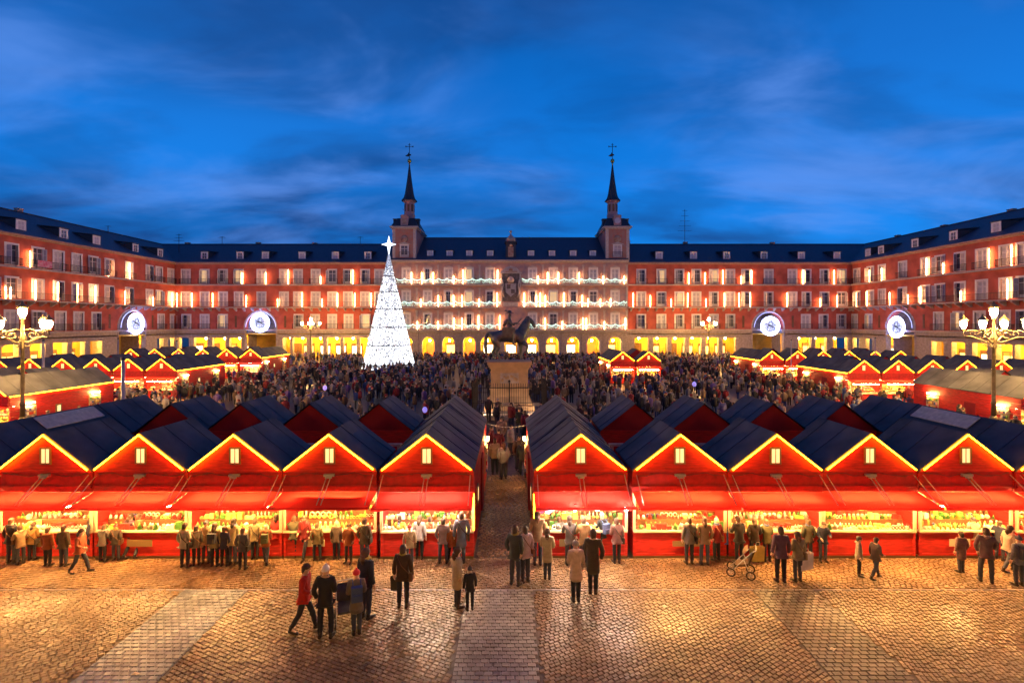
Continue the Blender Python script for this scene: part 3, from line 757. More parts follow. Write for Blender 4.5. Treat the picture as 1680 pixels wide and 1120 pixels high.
        for s in (-1, 1):
            put("side_dormer", MB().box(-.5, .5, -.6, .6, 0, 1.6).box(-.6, .6, -.7, .7, 1.6, 1.75).mesh("side_dormer", 'slate_dark'), b, (cx+s*(hw-.15), 2.4, zc0+.2))
        dz = zc0+2.3
        dr = MB().lathe([(1.45, dz-.3), (1.5, dz), (1.15, dz+.25), (1.15, dz+.8), (1.3, dz+.95), (1.1, dz+1.1), (1.05, dz+3.6), (1.3, dz+3.75), (1.45, dz+4.0)], 8, (cx, cy_), ph=PI/8, smooth=False)
        drum = put("drum", dr.mesh("drum", 'fresco'), b)
        op = MB()
        for k in range(8):
            a = 2*PI*k/8; mbx = MB().box(-.22, .22, -1.06, -.98, dz+1.7, dz+3.2)
            op.add([(cx+x*math.cos(a)-y*math.sin(a), cy_+x*math.sin(a)+y*math.cos(a), z) for x, y, z in mbx.v], mbx.f)
        put("louvre", op.mesh("louvre", 'shop_dark'), drum)
        sp = MB().lathe([(1.7, dz+4.0), (1.65, dz+4.15), (1.2, dz+4.7), (0.95, dz+5.6), (0.55, dz+8.2), (0.28, dz+10.4), (0.12, dz+11.7)], 8, (cx, cy_), ph=PI/8, smooth=False)
        put("spire", sp.mesh("spire", 'slate_dark'), b)
        fz = dz+11.7
        bl = put("finial_ball", MB().lathe([(.1, fz), (.2, fz+.3), (.12, fz+.4)], 8, (cx, cy_)).ball((cx, cy_, fz+.85), .45, 10, 8).mesh("finial_ball", 'gilt'), b)
        v = MB().tube([(cx, cy_, fz+1.2), (cx, cy_, fz+4.6)], .07, 5).tube([(cx-.75, cy_, fz+3.9), (cx+.75, cy_, fz+3.9)], .06, 5)
        v.tube([(cx-.3, cy_, fz+4.3), (cx+.3, cy_, fz+4.3)], .04, 5)
        v.prism_y([(cx-.9, fz+1.9), (cx-.2, fz+1.75), (cx+.1, fz+2.0), (cx+.35, fz+1.95), (cx+.35, fz+2.25), (cx, fz+2.3), (cx-.15, fz+2.7), (cx-.35, fz+2.3)], cy_-.03, cy_+.03)
        for s in (-1, 1): v.box(cx+s*.75-.09, cx+s*.75+.09, cy_-.05, cy_+.05, fz+3.75, fz+4.05)
        put("weather_vane", v.mesh("weather_vane", 'iron'), b)
    # lights in front of it
    nm = {1: "lowest", 2: "middle", 3: "top"}
    rows = {3: [158,205,257,350,392,550,735,778,828,922,1032,1128], 2: [200,280,350,388,465,548,672,727,745,768,853,936,962,1019,1065],
            1: [185,278,352,388,463,560,767,845,940,955,1037,1133]}
    cr_ = random.Random(3)
    for f_, xs in rows.items():
        for x in xs:
            X = PX(620+x/2.8); h = cr_.choice([2.8, 2.3, 2.3, 1.6])
            tag(put("light_tube", CAND[h], None, (X, FAR-0.8, {1: 5.95, 2: 10.5, 3: 15.1}[f_])),
                "upright warm white light tube on the %s balcony floor of the pink painted house" % nm[f_], "light tube", "light tubes on the %s floor of the painted house" % nm[f_])
    gl = random.Random(8)
    for z in (5.87, 10.42, 14.97):
        f_ = {5.87: "lowest", 10.42: "middle", 14.97: "top"}[z]
        for a, e, sd in ((652, 822, "left"), (856, 1026, "right")):
            net, bu = MB(), MB(); w = u_(e)-u_(a)
            x = 0.0
            while x < w:
                x1 = min(w, x+1.7)
                for k in range(6):
                    t0, t1 = k/6, (k+1)/6
                    s0, s1 = 4*t0*(1-t0)*.35, 4*t1*(1-t1)*.35
                    net.tube([(x+(x1-x)*t0, 0, 1.12-s0), (x+(x1-x)*t1, 0, 1.12-s1)], .05, 4)
                x = x1
            for i in range(int(w*46)):
                xx = gl.uniform(0, w); ph = (xx % 1.7)/1.7; top = 1.2-4*ph*(1-ph)*.3
                zz = gl.uniform(0.2, top) if gl.random() < .75 else top
                bu.ball((xx, gl.uniform(-.07, .07), zz), gl.uniform(.035, .065), 4, 2)
            g = thing("light_garland", "string of white green lights, painted house %s balcony, %s of the coat of arms" % (f_, sd), "garland", (PL+u_(a), FAR-1.25, z), 0, "light garlands on the painted house")
            put("garland_net", net.mesh("garland_net", 'garland_leaf'), g)
            tag(put("bulbs", bu.mesh("bulbs", 'garland'), g), kind='stuff')
ARCHM = MB()
for i_ in range(10):
    a0_, a1_ = PI-PI*i_/10, PI-PI*(i_+1)/10
    q_ = lambda r, t, y: (r*math.cos(t), y, 3.2+r*math.sin(t))
    ARCHM.add([q_(1.25,a0_,-.07),q_(1.25,a1_,-.07),q_(1.5,a1_,-.07),q_(1.5,a0_,-.07),q_(1.5,a1_,0),q_(1.5,a0_,0)], [(0,1,2,3),(3,2,4,5)])
for s_ in (-1, 1): ARCHM.box(min(s_*1.27, s_*1.5), max(s_*1.27, s_*1.5), -.07, -.003, 0, 3.2)
ARCHM = ARCHM.mesh("arch_moulding", 'pale_stone')
PIL_L = MB().box(-.22, .22, -.14, -.003, .5, 5.0).box(-.3, .3, -.2, -.003, 0, .5).box(-.3, .3, -.2, -.003, 5.0, 5.38).mesh("pilaster", 'stone')
PIL_U = MB().box(-.17, .17, -.09, -.003, .2, 3.6).box(-.24, .24, -.13, -.003, 0, .2).box(-.25, .25, -.14, -.003, 3.6, 3.85).mesh("painted_pilaster", 'pale_stone')
FIG = MB().lathe([(.16, 0), (.22, .5), (.16, 1.1), (.2, 1.6), (.08, 1.85), (.12, 2.05), (.02, 2.2)], 8).mesh("figure_panel", 'fresco_dark')
for v_ in FIG.vertices: v_.co.y = v_.co.y*.25-.05
PEDI = MB().prism_y([(-1.0, 0), (1.0, 0), (0.9, .14), (0, .42), (-.9, .14)], -.2, 0.05).mesh("pediment", 'pale_stone')
painted_house()

# ------------------------------------------------------------------ medallions hanging in the archways
def medallion(loc, rz, label):
    g = thing("light_medallion", label, "light medallion", loc, rz, "round light medallions hung in the archways")
    rim = MB(); n = 32
    for r, t in ((1.85, .07), (1.55, .04)):
        pts = [(r*math.cos(2*PI*k/n), 0, r*math.sin(2*PI*k/n)) for k in range(n+1)]
        rim.tube(pts, t, 5, caps=False)
    put("rim", rim.mesh("rim", 'medal'), g)
    mr = random.Random(4)
    net = MB()
    for k in range(11):
        a = 2*PI*k/11; net.tube([(0, .08, 0), (1.55*math.cos(a), .08, 1.55*math.sin(a))], .02, 4)
    for r in (.4, .8, 1.2): net.tube([(r*math.cos(2*PI*k/20), .08, r*math.sin(2*PI*k/20)) for k in range(21)], .02, 4, caps=False)
    put("wire_frame", net.mesh("wire_frame", 'metal'), g)
    fl = MB()
    for i in range(300):
        a = mr.uniform(0, 2*PI); r = 1.5*math.sqrt(mr.random())
        x, z = r*math.cos(a), r*math.sin(a)
        # leave the dark outlines of a plain flower figure
        if abs(math.hypot(x-.1, z-.55)-.38) < .06 or (abs(math.hypot(x+.1, z+.45)-.55) < .06) or (abs(x+z*.6-.9) < .06): continue
        s = mr.uniform(.035, .06)
        fl.ball((x, mr.uniform(-.04, .04), z), s*1.25, 4, 2)
    tag(put("bulbs", fl.mesh("bulbs", 'medal_bulb'), g), kind='stuff')
    gz = MB(); gz.lathe([(1.53, 0), (1.53, .02)], 28)
    put("gauze_disc", gz.mesh("gauze_disc", 'medal_disc'), g, (0, .13, 0)).rotation_euler = (PI/2, 0, 0)
    fg = MB()
    ring = lambda cx_, cz_, r_, a0, a1: fg.tube([(cx_+r_*math.cos(a0+(a1-a0)*k/12), -.09, cz_+r_*math.sin(a0+(a1-a0)*k/12)) for k in range(13)], .055, 4)
    ring(.05, .55, .42, -1, 4.6); ring(-.15, -.35, .55, .6, 4.0); ring(.5, -.5, .35, -2, 2.2); fg.tube([(-.9, -.09, .6), (-.3, -.09, .1), (.3, -.09, -.1), (.9, -.09, .3)], .06, 4)
    put("figure_outline", fg.mesh("figure_outline", 'iron'), g)
    ar = MB(); R = 3.02; zc_ = 6.4-loc[2]
    fwd = 0.35
    ar.tube([(R*math.cos(PI-PI*k/24), fwd, zc_+R*math.sin(PI-PI*k/24)) for k in range(25)], .035, 5)
    put("arch_tube", ar.mesh("arch_tube", 'medal_net'), g)
    return g
medallion((PX(428), FAR-0.4, 7.3), 0, "round white light medallion in the arch of the far left wing")
medallion((PX(1262), FAR-0.4, 6.6), 0, "round white light medallion in the far right wing's arch, behind the right stall roofs")
medallion((XL+0.4, Y0+aL+0.4, 7.1), PI/2, "round white light medallion in the arch of the left side building")
medallion((XR-0.4, FAR-aR+0.4, 6.5), -PI/2, "round white light medallion in the arch of the right side building")

bn = tag(put("banner", MB().box(-.04, -.01, -1.1, 1.1, 0, .95).mesh("banner", mat("pink_banner", (.60, .04, .16), .8, var=.6, var_col=(.7, .45, .5), vscale=3)), None, (XL+.62, 71.6, 15.25)),
         "pink and white cloth banner tied to a top floor balcony of the left side building", "banner")
# antennas
def antenna(x, y, z, h, label, arms=3):
    m = MB().tube([(0,0,0),(0,0,h)], .05, 5)
    t = thing("antenna", label, "antenna", (x, y, z)); put("mast", m.mesh("mast", 'iron'), t)
    a = MB()
    for k in range(arms):
        zz = h*(.95-.14*k); w = .5+.25*k
        a.tube([(-w, 0, zz), (w, 0, zz)], .025, 4)
        for j in range(-2, 3): a.tube([(w*j/2, -.25, zz), (w*j/2, .25, zz)], .015, 4)
    put("dipole", a.mesh("dipole", 'iron'), t)
antenna(37.8, 108, 24.3, 7.8, "tall thin mast on the ridge of the far right roof", 5)
antenna(-70.5, 104.5, 21.5, 4.6, "small branched television antenna at the far left roof corner", 3)
antenna(-64, 109, 24.5, 1.8, "short television antenna on the far left ridge beside the corner", 2)
antenna(-33.5, 109, 24.4, 1.9, "short television antenna on the ridge nearest the lit star", 2)
antenna(-76.5, 93.5, 24.3, 1.3, "stub aerial on the left side roof ridge", 1)
# ------------------------------------------------------------------ the tall light tree
def light_tree():
    tx, ty, R, H = (638-840)*75/F_PX, 75.0, 3.95, 17.6
    t = thing("christmas_tree", "tall white cone shaped christmas tree made of lights with a star on top", "christmas tree", (tx, ty, 0))
    tr = random.Random(2)
    put("light_net", MB().lathe([(R-.1, .5), (R*.5, H*.5), (.12, H)], 40).mesh("light_net", 'tree_net'), t)
    rings = [1.0, 3.9, 6.6, 9.3, 11.9, 14.3]
    for z in rings:
        r = R*(1-z/H)+.08
        m = MB(); m.tube([(r*math.cos(2*PI*k/36), r*math.sin(2*PI*k/36), z) for k in range(37)], .045, 4, caps=False)
        put("hoop", m.mesh("hoop", 'iron'), t)
    bu = MB(); dk = MB()
    for i in range(6900):
        z = H*(1-math.sqrt(tr.random())); a = tr.uniform(-PI*1.08, .08*PI)
        r = R*(1-z/H)+.05
        zz = max(.5, z+tr.uniform(-.05, .05))
        if min(abs(zz-q) for q in rings) < .08: continue
        bu.ball((r*math.cos(a), r*math.sin(a), zz), tr.uniform(.05, .10)*(1 if z > 3 else 1.1), 4, 2)
    for i in range(4200):
        z = H*(1-math.sqrt(tr.random()))*.97; a = tr.uniform(-PI, 0)
        r = R*(1-z/H)+.11; s = tr.uniform(.035, .085)
        x, y = r*math.cos(a), r*math.sin(a)
        dk.ball((x, y, max(.5, z)), s, 4, 2)
    tag(put("bulbs", bu.mesh("bulbs", 'tree_bulb'), t), kind='stuff')
    tag(put("ornaments", dk.mesh("ornaments", 'iron'), t), kind='stuff')
    put("base_ring", MB().lathe([(R+.05, 0), (R+.05, .5), (R-.1, .52)], 32).mesh("base_ring", 'pole'), t)
    st = MB(); cz = H+1.55
    out = []
    for k in range(8):
        a = PI/2+PI/4*k
        r = (1.35 if k in (0,) else 1.85 if k == 4 else 1.15) if k % 2 == 0 else .36
        out.append((r*math.cos(a), r*math.sin(a)))
    st.add([(0, -.28, cz)]+[(x, 0, cz+z) for x, z in out]+[(0, .28, cz)],
           [(0, 1+(k+1) % 8, 1+k) for k in range(8)]+[(9, 1+k, 1+(k+1) % 8) for k in range(8)])
    put("star", st.mesh("star", 'star'), t)
light_tree()

# ------------------------------------------------------------------ equestrian statue, fence
SX, SY = -0.2, 39.5
def statue():
    s = thing("equestrian_statue", "dark bronze rider on a walking horse facing right on a tall stone pedestal", "statue", (SX, SY, 0))
    pd = MB()
    def slab(hx, hy, z0, z1, hx2=None, hy2=None):
        hx2, hy2 = hx2 or hx, hy2 or hy
        pd.add([(-hx,-hy,z0),(hx,-hy,z0),(hx,hy,z0),(-hx,hy,z0),(-hx2,-hy2,z1),(hx2,-hy2,z1),(hx2,hy2,z1),(-hx2,hy2,z1)],
               [(0,3,2,1),(4,5,6,7),(0,1,5,4),(1,2,6,5),(2,3,7,6),(3,0,4,7)])
    slab(1.95, 1.3, .4, .78); slab(1.80, 1.15, .782, .95); slab(1.78, 1.13, .952, 1.45, 1.52, .92); slab(1.50, .9, 1.452, 2.02)
    slab(1.56, .95, 2.022, 2.12); slab(1.45, .86, 2.122, 3.62); slab(1.55, .95, 3.622, 3.75); slab(1.66, 1.06, 3.752, 3.98); slab(1.74, 1.14, 3.982, 4.2)
    p = put("pedestal", pd.mesh("pedestal", 'pedestal'), s)
    put("relief_plaque", MB().box(-.72, .72, -.93, -.863, 2.5, 3.3).mesh("relief_plaque", 'stone'), p)
    rl = MB(); rr = random.Random(1)
    for k in range(9): rl.ball((-.55+.138*k, -.95, 2.9+rr.uniform(-.22, .22)), rr.uniform(.07, .13), 7, 5, sc_=(1, .4, 1.2))
    put("relief_figures", rl.mesh("relief_figures", 'pedestal'), p)
    put("step", MB().box(-2.3, 2.3, -1.7, 1.7, 0, .398).mesh("step", 'stone'), s)
    V, E, Rr = [], [], []
    def chain(pts, start=None):
        prev = start
        for x, y, z, r in pts:
            V.append((x, y, z)); Rr.append(r)
            if prev is not None: E.append((prev, len(V)-1))
            prev = len(V)-1
        return prev
    chain([(0, 0, 1.92, (.50, .56))])
    fr = chain([(.65, 0, 1.98, (.46, .56)), (1.0, 0, 2.22, (.36, .50)), (1.22, 0, 2.72, (.22, .40)), (1.42, 0, 3.18, (.17, .30)), (1.58, 0, 3.32, (.15, .20)), (1.82, 0, 3.0, (.13, .17)), (2.0, 0, 2.62, (.09, .12))], 0)
    rr_ = chain([(-.65, 0, 1.98, (.48, .52)), (-1.2, 0, 2.08, (.46, .48)), (-1.5, 0, 2.0, (.3, .36))], 0)
    tail = chain([(-1.72, 0, 2.25, .12), (-1.92, 0, 1.9, .16), (-1.98, 0, 1.2, .17), (-1.9, 0, .55, .10)], rr_)
    sh_, hp = 1, rr_-1
    for y, pts in ((.22, [(-1.25, .26, 1.55, .30), (-1.05, .26, 1.15, .19), (-1.42, .26, .75, .11), (-1.30, .26, .28, .08), (-1.22, .26, .07, .11)]),
                   (-.22, [(-1.15, -.26, 1.55, .30), (-.85, -.26, 1.15, .19), (-1.1, -.26, .72, .11), (-.85, -.26, .28, .08), (-.75, -.26, .07, .11)])):
        chain(pts, hp)
    chain([(.85, .24, 1.4, .22), (.85, .24, .85, .12), (.85, .24, .3, .08), (.92, .24, .07, .11)], sh_)
    chain([(.98, -.24, 1.5, .24), (1.38, -.24, 1.22, .13), (1.30, -.24, .78, .08), (1.12, -.24, .62, .10)], sh_)
    put("horse", skin_mesh("horse", V, E, Rr, 2, 0, ('bronze',)), s, (0.05, 0, 4.2))
    ex = MB()
    for y in (-.09, .09): ex.lathe([(.05, 3.36), (.06, 3.46), (.01, 3.62)], 6, (1.5, y))
    for k in range(9):
        t = k/8; ex.ball((1.38-.62*t, 0, 3.42-.85*t), .15, 6, 5, sc_=(1, .5, 1))
    ex.tube([(1.9, -.12, 2.75), (1.5, -.17, 2.75), (.6, -.25, 2.95), (.45, -.1, 3.0)], .02, 4)
    put("mane_and_bridle", ex.mesh("mane_and_bridle", 'bronze'), s, (0.05, 0, 4.2))
    V, E, Rr = [], [], []
    chain([(.0, 0, 2.55, (.24, .30)), (-.02, 0, 2.95, (.20, .27)), (-.02, 0, 3.28, (.17, .26)), (0, 0, 3.45, .10), (.03, 0, 3.62, (.13, .15)), (.02, 0, 3.78, .11)])
    for y in (-1, 1):
        chain([(.12, y*.3, 2.5, .16), (.42, y*.5, 2.15, .13), (.35, y*.52, 1.6, .09), (.32, y*.52, 1.3, .08), (.5, y*.54, 1.22, .06)], 0)
    chain([(.02, -.3, 3.2, .11), (.2, -.42, 2.92, .09), (.55, -.38, 3.0, .07), (.62, -.38, 3.02, .06)], 2)
    chain([(.02, .3, 3.2, .11), (.12, .42, 2.9, .09), (.42, .2, 2.85, .07)], 2)
    put("rider", skin_mesh("rider", V, E, Rr, 2, 0, ('bronze',)), s, (0.0, 0, 4.2))
    hat = MB().lathe([(.34, 3.78), (.35, 3.81), (.17, 3.84), (.15, 3.98), (.06, 4.04)], 12, (.0, 0))
    hat.tube([(-.14, 0, 3.9), (-.3, 0, 4.02), (-.42, 0, 3.94)], [.05, .07, .02], 5)
    put("hat", hat.mesh("hat", 'bronze'), s, (0, 0, 4.2))
    put("baton", MB().tube([(.52, -.42, 2.9), (.95, -.34, 3.35)], .03, 5).mesh("baton", 'bronze'), s, (0, 0, 4.2))
    put("saddle_cloth", MB().prism_y([(-.55, 2.05), (.5, 1.9), (.45, 2.62), (.2, 2.7), (-.4, 2.7), (-.6, 2.62)], -.52, .52).mesh("saddle_cloth", 'bronze'), s, (0, 0, 4.2))
    sc2 = MB().tube([(-.15, -.2, 3.3), (-.35, -.1, 3.0), (-.5, 0, 2.75)], [.08, .16, .1], 6).tube([(-.1, .2, 3.3), (-.4, .05, 2.85)], [.08, .12], 6)
    put("cape", sc2.mesh("cape", 'bronze'), s, (0, 0, 4.2))
    # fence round the statue: posts, rails and single bars, on a stone kerb
    fe = thing("iron_fence", "square iron fence of thin upright bars around the statue pedestal", "fence", (SX, SY, 0))
    hw, hd = 2.75, 2.75
    k = MB()
    k.box(-hw-.2, hw+.2, -hd-.2, -hd+.2, 0, .3).box(-hw-.2, hw+.2, hd-.2, hd+.2, 0, .3).box(-hw-.2, -hw+.2, -hd+.2, hd-.2, 0, .3).box(hw-.2, hw+.2, -hd+.2, hd-.2, 0, .3)
    put("kerb", k.mesh("kerb", 'stone'), fe)
    for z in (.5, 1.25, 2.35):
        for s_ in (-1, 1):
            put("rail", boxmesh("rail", -hw, hw, -.02, .02, 0, .05, 'iron'), fe, (0, s_*hd, z))
            put("rail", boxmesh("rail", -.02, .02, -hd+.03, hd-.03, 0, .05, 'iron'), fe, (s_*hw, 0, z))
    bar = MB().box(-.016, .016, -.016, .016, 0, 2.3).lathe([(.032, 2.3), (.005, 2.45)], 4).mesh("bar", 'iron')
    n = 32
    for i in range(n+1):
        x = -hw+2*hw*i/n
        for s_ in (-1, 1):
            put("bar", bar, fe, (x, s_*hd-.05*s_, .3))
            if 0 < i < n and i % 1 == 0: put("bar", bar, fe, (s_*hw-.05*s_, x, .3))
    post = MB().box(-.05, .05, -.05, .05, 0, 2.5).ball((0, 0, 2.58), .09, 8, 6).mesh("post", 'iron')
    for x in (-hw, 0, hw):
        for y in (-hd, hd): put("post", post, fe, (x, y, .3))
    sg = put("notice", boxmesh("notice", -.45, .45, -.02, .02, 0, .25, 'cream'), fe, (-.1, -hd-.08, 1.05))
    put("notice", boxmesh("notice", -.25, .25, -.02, .02, 0, .25, 'cream'), fe, (2.0, -hd-.08, 1.05))
statue()
for fx, lab in ((-2.35, "small floodlight inside the fence at the left front corner of the pedestal"), (1.95, "small added floodlight inside the fence at the right front corner of the pedestal")):
    t = thing("floodlight", lab, "floodlight", (fx, SY-2.35, .02))  # right one is added, without a known source, to brighten the pedestal
    t.rotation_euler = (0, 0, math.atan2(-(SX-fx), 2.0))
    put("housing", MB().box(-.2, .2, -.14, .06, .25, .5).box(-.03, .03, -.1, .0, 0, .25).mesh("housing", 'iron'), t)
    put("lens", MB().box(-.17, .17, .061, .07, .28, .47).mesh("lens", mat("floodlight_lens", (1, .95, .9), .4, emit=(1.0, .72, .45), strength=80)), t)

# ------------------------------------------------------------------ street lamps
def lamp_meshes():
    base = MB().lathe([(.42, 0), (.42, .35), (.30, .45), (.28, 1.0), (.2, 1.15), (.24, 1.3), (.14, 1.5)], 10)
    post = MB().lathe([(.13, 1.5), (.12, 2.2), (.16, 2.3), (.11, 2.4), (.09, 5.6), (.16, 5.7), (.10, 5.85), (.12, 6.1), (.2, 6.3), (.09, 6.5), (.07, 7.4)], 10)
    arm = MB()   # one scrolled arm, reaching +x
    arm.tube([(.08, 0, 6.1), (.35, 0, 6.02), (.75, 0, 6.22), (1.1, 0, 6.38), (1.38, 0, 6.32), (1.50, 0, 6.5), (1.47, 0, 6.72)], [.045, .05, .045, .04, .04, .035, .05], 6)
    arm.tube([(.1, 0, 6.75), (.45, 0, 6.85), (.8, 0, 6.72), (1.15, 0, 6.75), (1.42, 0, 6.66)], [.03, .035, .03, .03, .025], 5)
    arm.tube([(.6+.17*math.cos(a), 0, 6.45+.17*math.sin(a)) for a in [k*PI/6 for k in range(11)]], .025, 5)
    arm.tube([(1.0+.12*math.cos(a), 0, 6.56+.12*math.sin(a)) for a in [k*PI/6-1 for k in range(11)]], .02, 5)
    arm.tube([(.1, 0, 5.9), (.3, 0, 5.75), (.5, 0, 5.85), (.6, 0, 6.05)], [.03, .03, .025, .015], 5)
    gl = MB().lathe([(.08, .08), (.15, .2), (.19, .46), (.10, .58)], 8)
    cap = MB().lathe([(.27, .56), (.2, .70), (.08, .78), (.03, .95)], 8).lathe([(.04, -.12), (.12, .0), (.10, .05)], 8)
    return (base.mesh("lamp_base", 'lamp_paint'), post.mesh("lamp_post", 'lamp_paint'), arm.mesh("arm", 'lamp_paint'),
            gl.mesh("lantern_glass", 'street_lantern'), cap.mesh("lantern_cap", 'lamp_paint'))
LM = lamp_meshes()
def street_lamp(x, y, ang, label):
    t = thing("street_lamp", label, "street lamp", (x, y, 0), ang, "scrolled street lamps with five lanterns")
    put("base", LM[0], t); put("post", LM[1], t)
    for k in range(4):
        a = PI/2*k
        put("arm", LM[2], t, (0, 0, 0), a)
        c = put("lantern", LM[4], t, (1.47*math.cos(a), 1.47*math.sin(a), 6.8)); put("lantern_glass", LM[3], c)
    c = put("lantern", LM[4], t, (0, 0, 7.5), 0, (1.1, 1.1, 1.1)); put("lantern_glass", LM[3], c)
street_lamp((37-840)*30/F_PX, 30, math.radians(5), "ornate street lamp with five glowing lanterns rising behind the roofs at the left edge")
street_lamp((1641-840)*30/F_PX, 30.4, math.radians(27), "ornate street lamp with five glowing lanterns rising behind the roofs at the right edge")
street_lamp((510-840)*87/F_PX, 87, math.radians(12), "small distant street lamp with five lanterns between the left arch and the light tree")
street_lamp((1163-840)*87/F_PX, 87, math.radians(20), "small distant street lamp with five lanterns in front of the far right wing")

def pole(x, y, h, r, label):
    t = thing("pole", label, "pole", (x, y, 0))
    put("shaft", MB().lathe([(r*1.3, 0), (r*1.3, .2), (r, .25), (r*.8, h)], 8).mesh("shaft", 'pole'), t)
    put("cap", MB().lathe([(r*1.1, h), (r*1.1, h+.06), (r*.3, h+.14)], 8).mesh("cap", 'iron'), t)
pole((202-840)*27/F_PX, 27, 5.2, .11, "pale grey pole standing between the front roofs and the left stall block")
pole((71-840)*44.5/F_PX, 44.5, 5.6, .11, "thin pale pole among the roofs right of the left edge street lamp")
pole((290-840)*57/F_PX, 57, 5.1, .07, "thin pole in front of the arcade behind the second left stall block")
pole((1298-840)*57/F_PX, 57, 5.2, .07, "thin pole in front of the arcade right of the far right medallion")
pole((1436-840)*52/F_PX, 52, 5.6, .07, "thin pole between the right medallion arch and the stall roofs")
pole((194-840)*56/F_PX, 56, 5.4, .07, "thin pole left of the left side arch among the stall roofs")

# ------------------------------------------------------------------ market stalls
SW, SD = 2.9, 2.3          # pitch, depth
EZ, AZ = 2.70, 3.83        # eave, apex
def goods_mesh(seed, pal=None, n=210, depth=1.0):
    """rows of figurines, boxes, baubles, wreaths and little fir trees on the counter and its steps"""
    r = random.Random(seed); m = MB(); pal = pal or list(range(8))
    for st in range(4):
        z = .878 if st == 0 else (1.052, 1.222, 1.392)[st-1]
        y0 = .0 if st == 0 else .38+.3*(st-1)
        for row in range(2):
            x = -1.32
            while x < 1.3:
                c = pal[min(len(pal)-1, int(abs(r.gauss(0, .42))*len(pal)))]
                s_ = r.uniform(.04, .10); y = y0+.07+.15*row+r.uniform(-.02, .02); k = r.random()
                run = r.choice([1, 1, 2, 3, 4])
                for q in range(run):
                    if x > 1.3: break
                    if k < .30: m.box(x-s_*.8, x+s_*.8, y-s_*.6, y+s_*.6, z, z+s_*r.uniform(.8, 2.4), c)
                    elif k < .5: m.lathe([(s_*.7, z), (s_*.5, z+s_*1.1), (s_*.2, z+s_*1.5)], 6, (x, y), c).ball((x, y, z+s_*1.8), s_*.42, 6, 5, (c+1) % 8)
                    elif k < .65: m.ball((x, y, z+s_*.8), s_*.8, 7, 5, c)
                    elif k < .8: m.lathe([(s_*.9, z), (s_*.45, z+s_*1.0), (s_*.6, z+s_*1.0), (.005, z+s_*2.4)], 7, (x, y), 3 if r.random() < .5 else c)
                    elif k < .9: m.tube([(x+s_*.8*math.cos(a), y, z+s_*.9+s_*.8*math.sin(a)) for a in [j*PI/4 for j in range(9)]], s_*.25, 5, c, caps=False)
                    else: m.lathe([(s_*.3, z), (s_*.35, z+s_*2), (s_*.12, z+s_*2.2), (s_*.12, z+s_*2.8)], 6, (x, y), c)
                    x += s_*1.9
                x += r.uniform(.0, .05)
    for i in range(46):            # pieces hung on the back wall
        x, z, s_, c = r.uniform(-1.25, 1.25), r.uniform(1.45, 2.1), r.uniform(.05, .12), pal[r.randrange(len(pal))]
        if r.random() < .5: m.box(x-s_, x+s_, 1.46, 1.52, z-s_*1.3, z+s_, c)
        else: m.ball((x, 1.45, z), s_, 7, 5, c)
    return m.mesh("ornaments", M_goods)
GM = [goods_mesh(i, p) for i, p in enumerate(([0, 1, 5, 4, 3], [1, 0, 2, 5, 7], [5, 0, 3, 1, 4], [2, 1, 3, 0, 6], [1, 7, 0, 5, 2], [0, 5, 1, 3, 2]))]

def wall_planks(x, y0, y1, z0, z1, t=.05, mb=None):
    mb = mb or MB(); n = max(1, int((z1-z0)/.3)); h = (z1-z0)/n
    for i in range(n): mb.box(x-t/2, x+t/2, y0, y1, z0+i*h+.008, z0+(i+1)*h-.008)
    return mb
# shared meshes
hwid = SW/2
TM = {}
TM['base'] = boxmesh("base", -hwid+.02, hwid-.02, 0.0, SD, .02, .10, 'frame_wood')
TM['counter'] = MB().box(-hwid+.05, hwid-.05, .0, .05, .102, .82).box(-hwid+.03, -hwid+.11, -.03, -.002, .102, .82).box(hwid-.11, hwid-.03, -.03, -.002, .102, .82).box(-hwid+.112, hwid-.112, -.02, -.002, .102, .17).mesh("counter_front", 'red_wood')
TM['ctop'] = boxmesh("counter_top", -hwid+.03, hwid-.03, -.07, .34, .822, .875, 'cream')
TM['steps'] = MB().box(-1.35, 1.35, .38, .68, .4, 1.05).box(-1.35, 1.35, .68, .98, .4, 1.22).box(-1.35, 1.35, .98, 1.28, .4, 1.39).mesh("display_steps", 'shop_dark')
TM['lining'] = MB().box(-hwid+.09, hwid-.09, 1.55, 1.6, .1, 2.55).box(-hwid+.09, hwid-.09, .05, 1.548, 2.5, 2.55).mesh("back_lining", 'stall_in')
TM['back'] = boxmesh("back_wall", -hwid+.03, hwid-.03, SD-.06, SD, .102, EZ, 'red_wood')
TM['side'] = wall_planks(0, .052, SD-.062, .1, EZ).mesh("side_wall", 'red_wood')
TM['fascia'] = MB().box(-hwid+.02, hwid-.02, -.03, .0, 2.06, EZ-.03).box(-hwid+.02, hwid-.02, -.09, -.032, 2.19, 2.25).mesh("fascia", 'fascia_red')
TM['gable'] = MB().prism_y([(-hwid+.06, EZ), (hwid-.06, EZ), (0, AZ-.03)], -.02, .02).box(-hwid+.03, hwid-.03, -.06, -.022, EZ-.03, EZ+.03).mesh("gable", 'red_wood')
TM['rgable'] = MB().prism_y([(-hwid+.06, EZ+.01), (hwid-.06, EZ+.01), (0, AZ-.03)], SD-.03, SD+.01).mesh("rear_gable", 'red_dark')
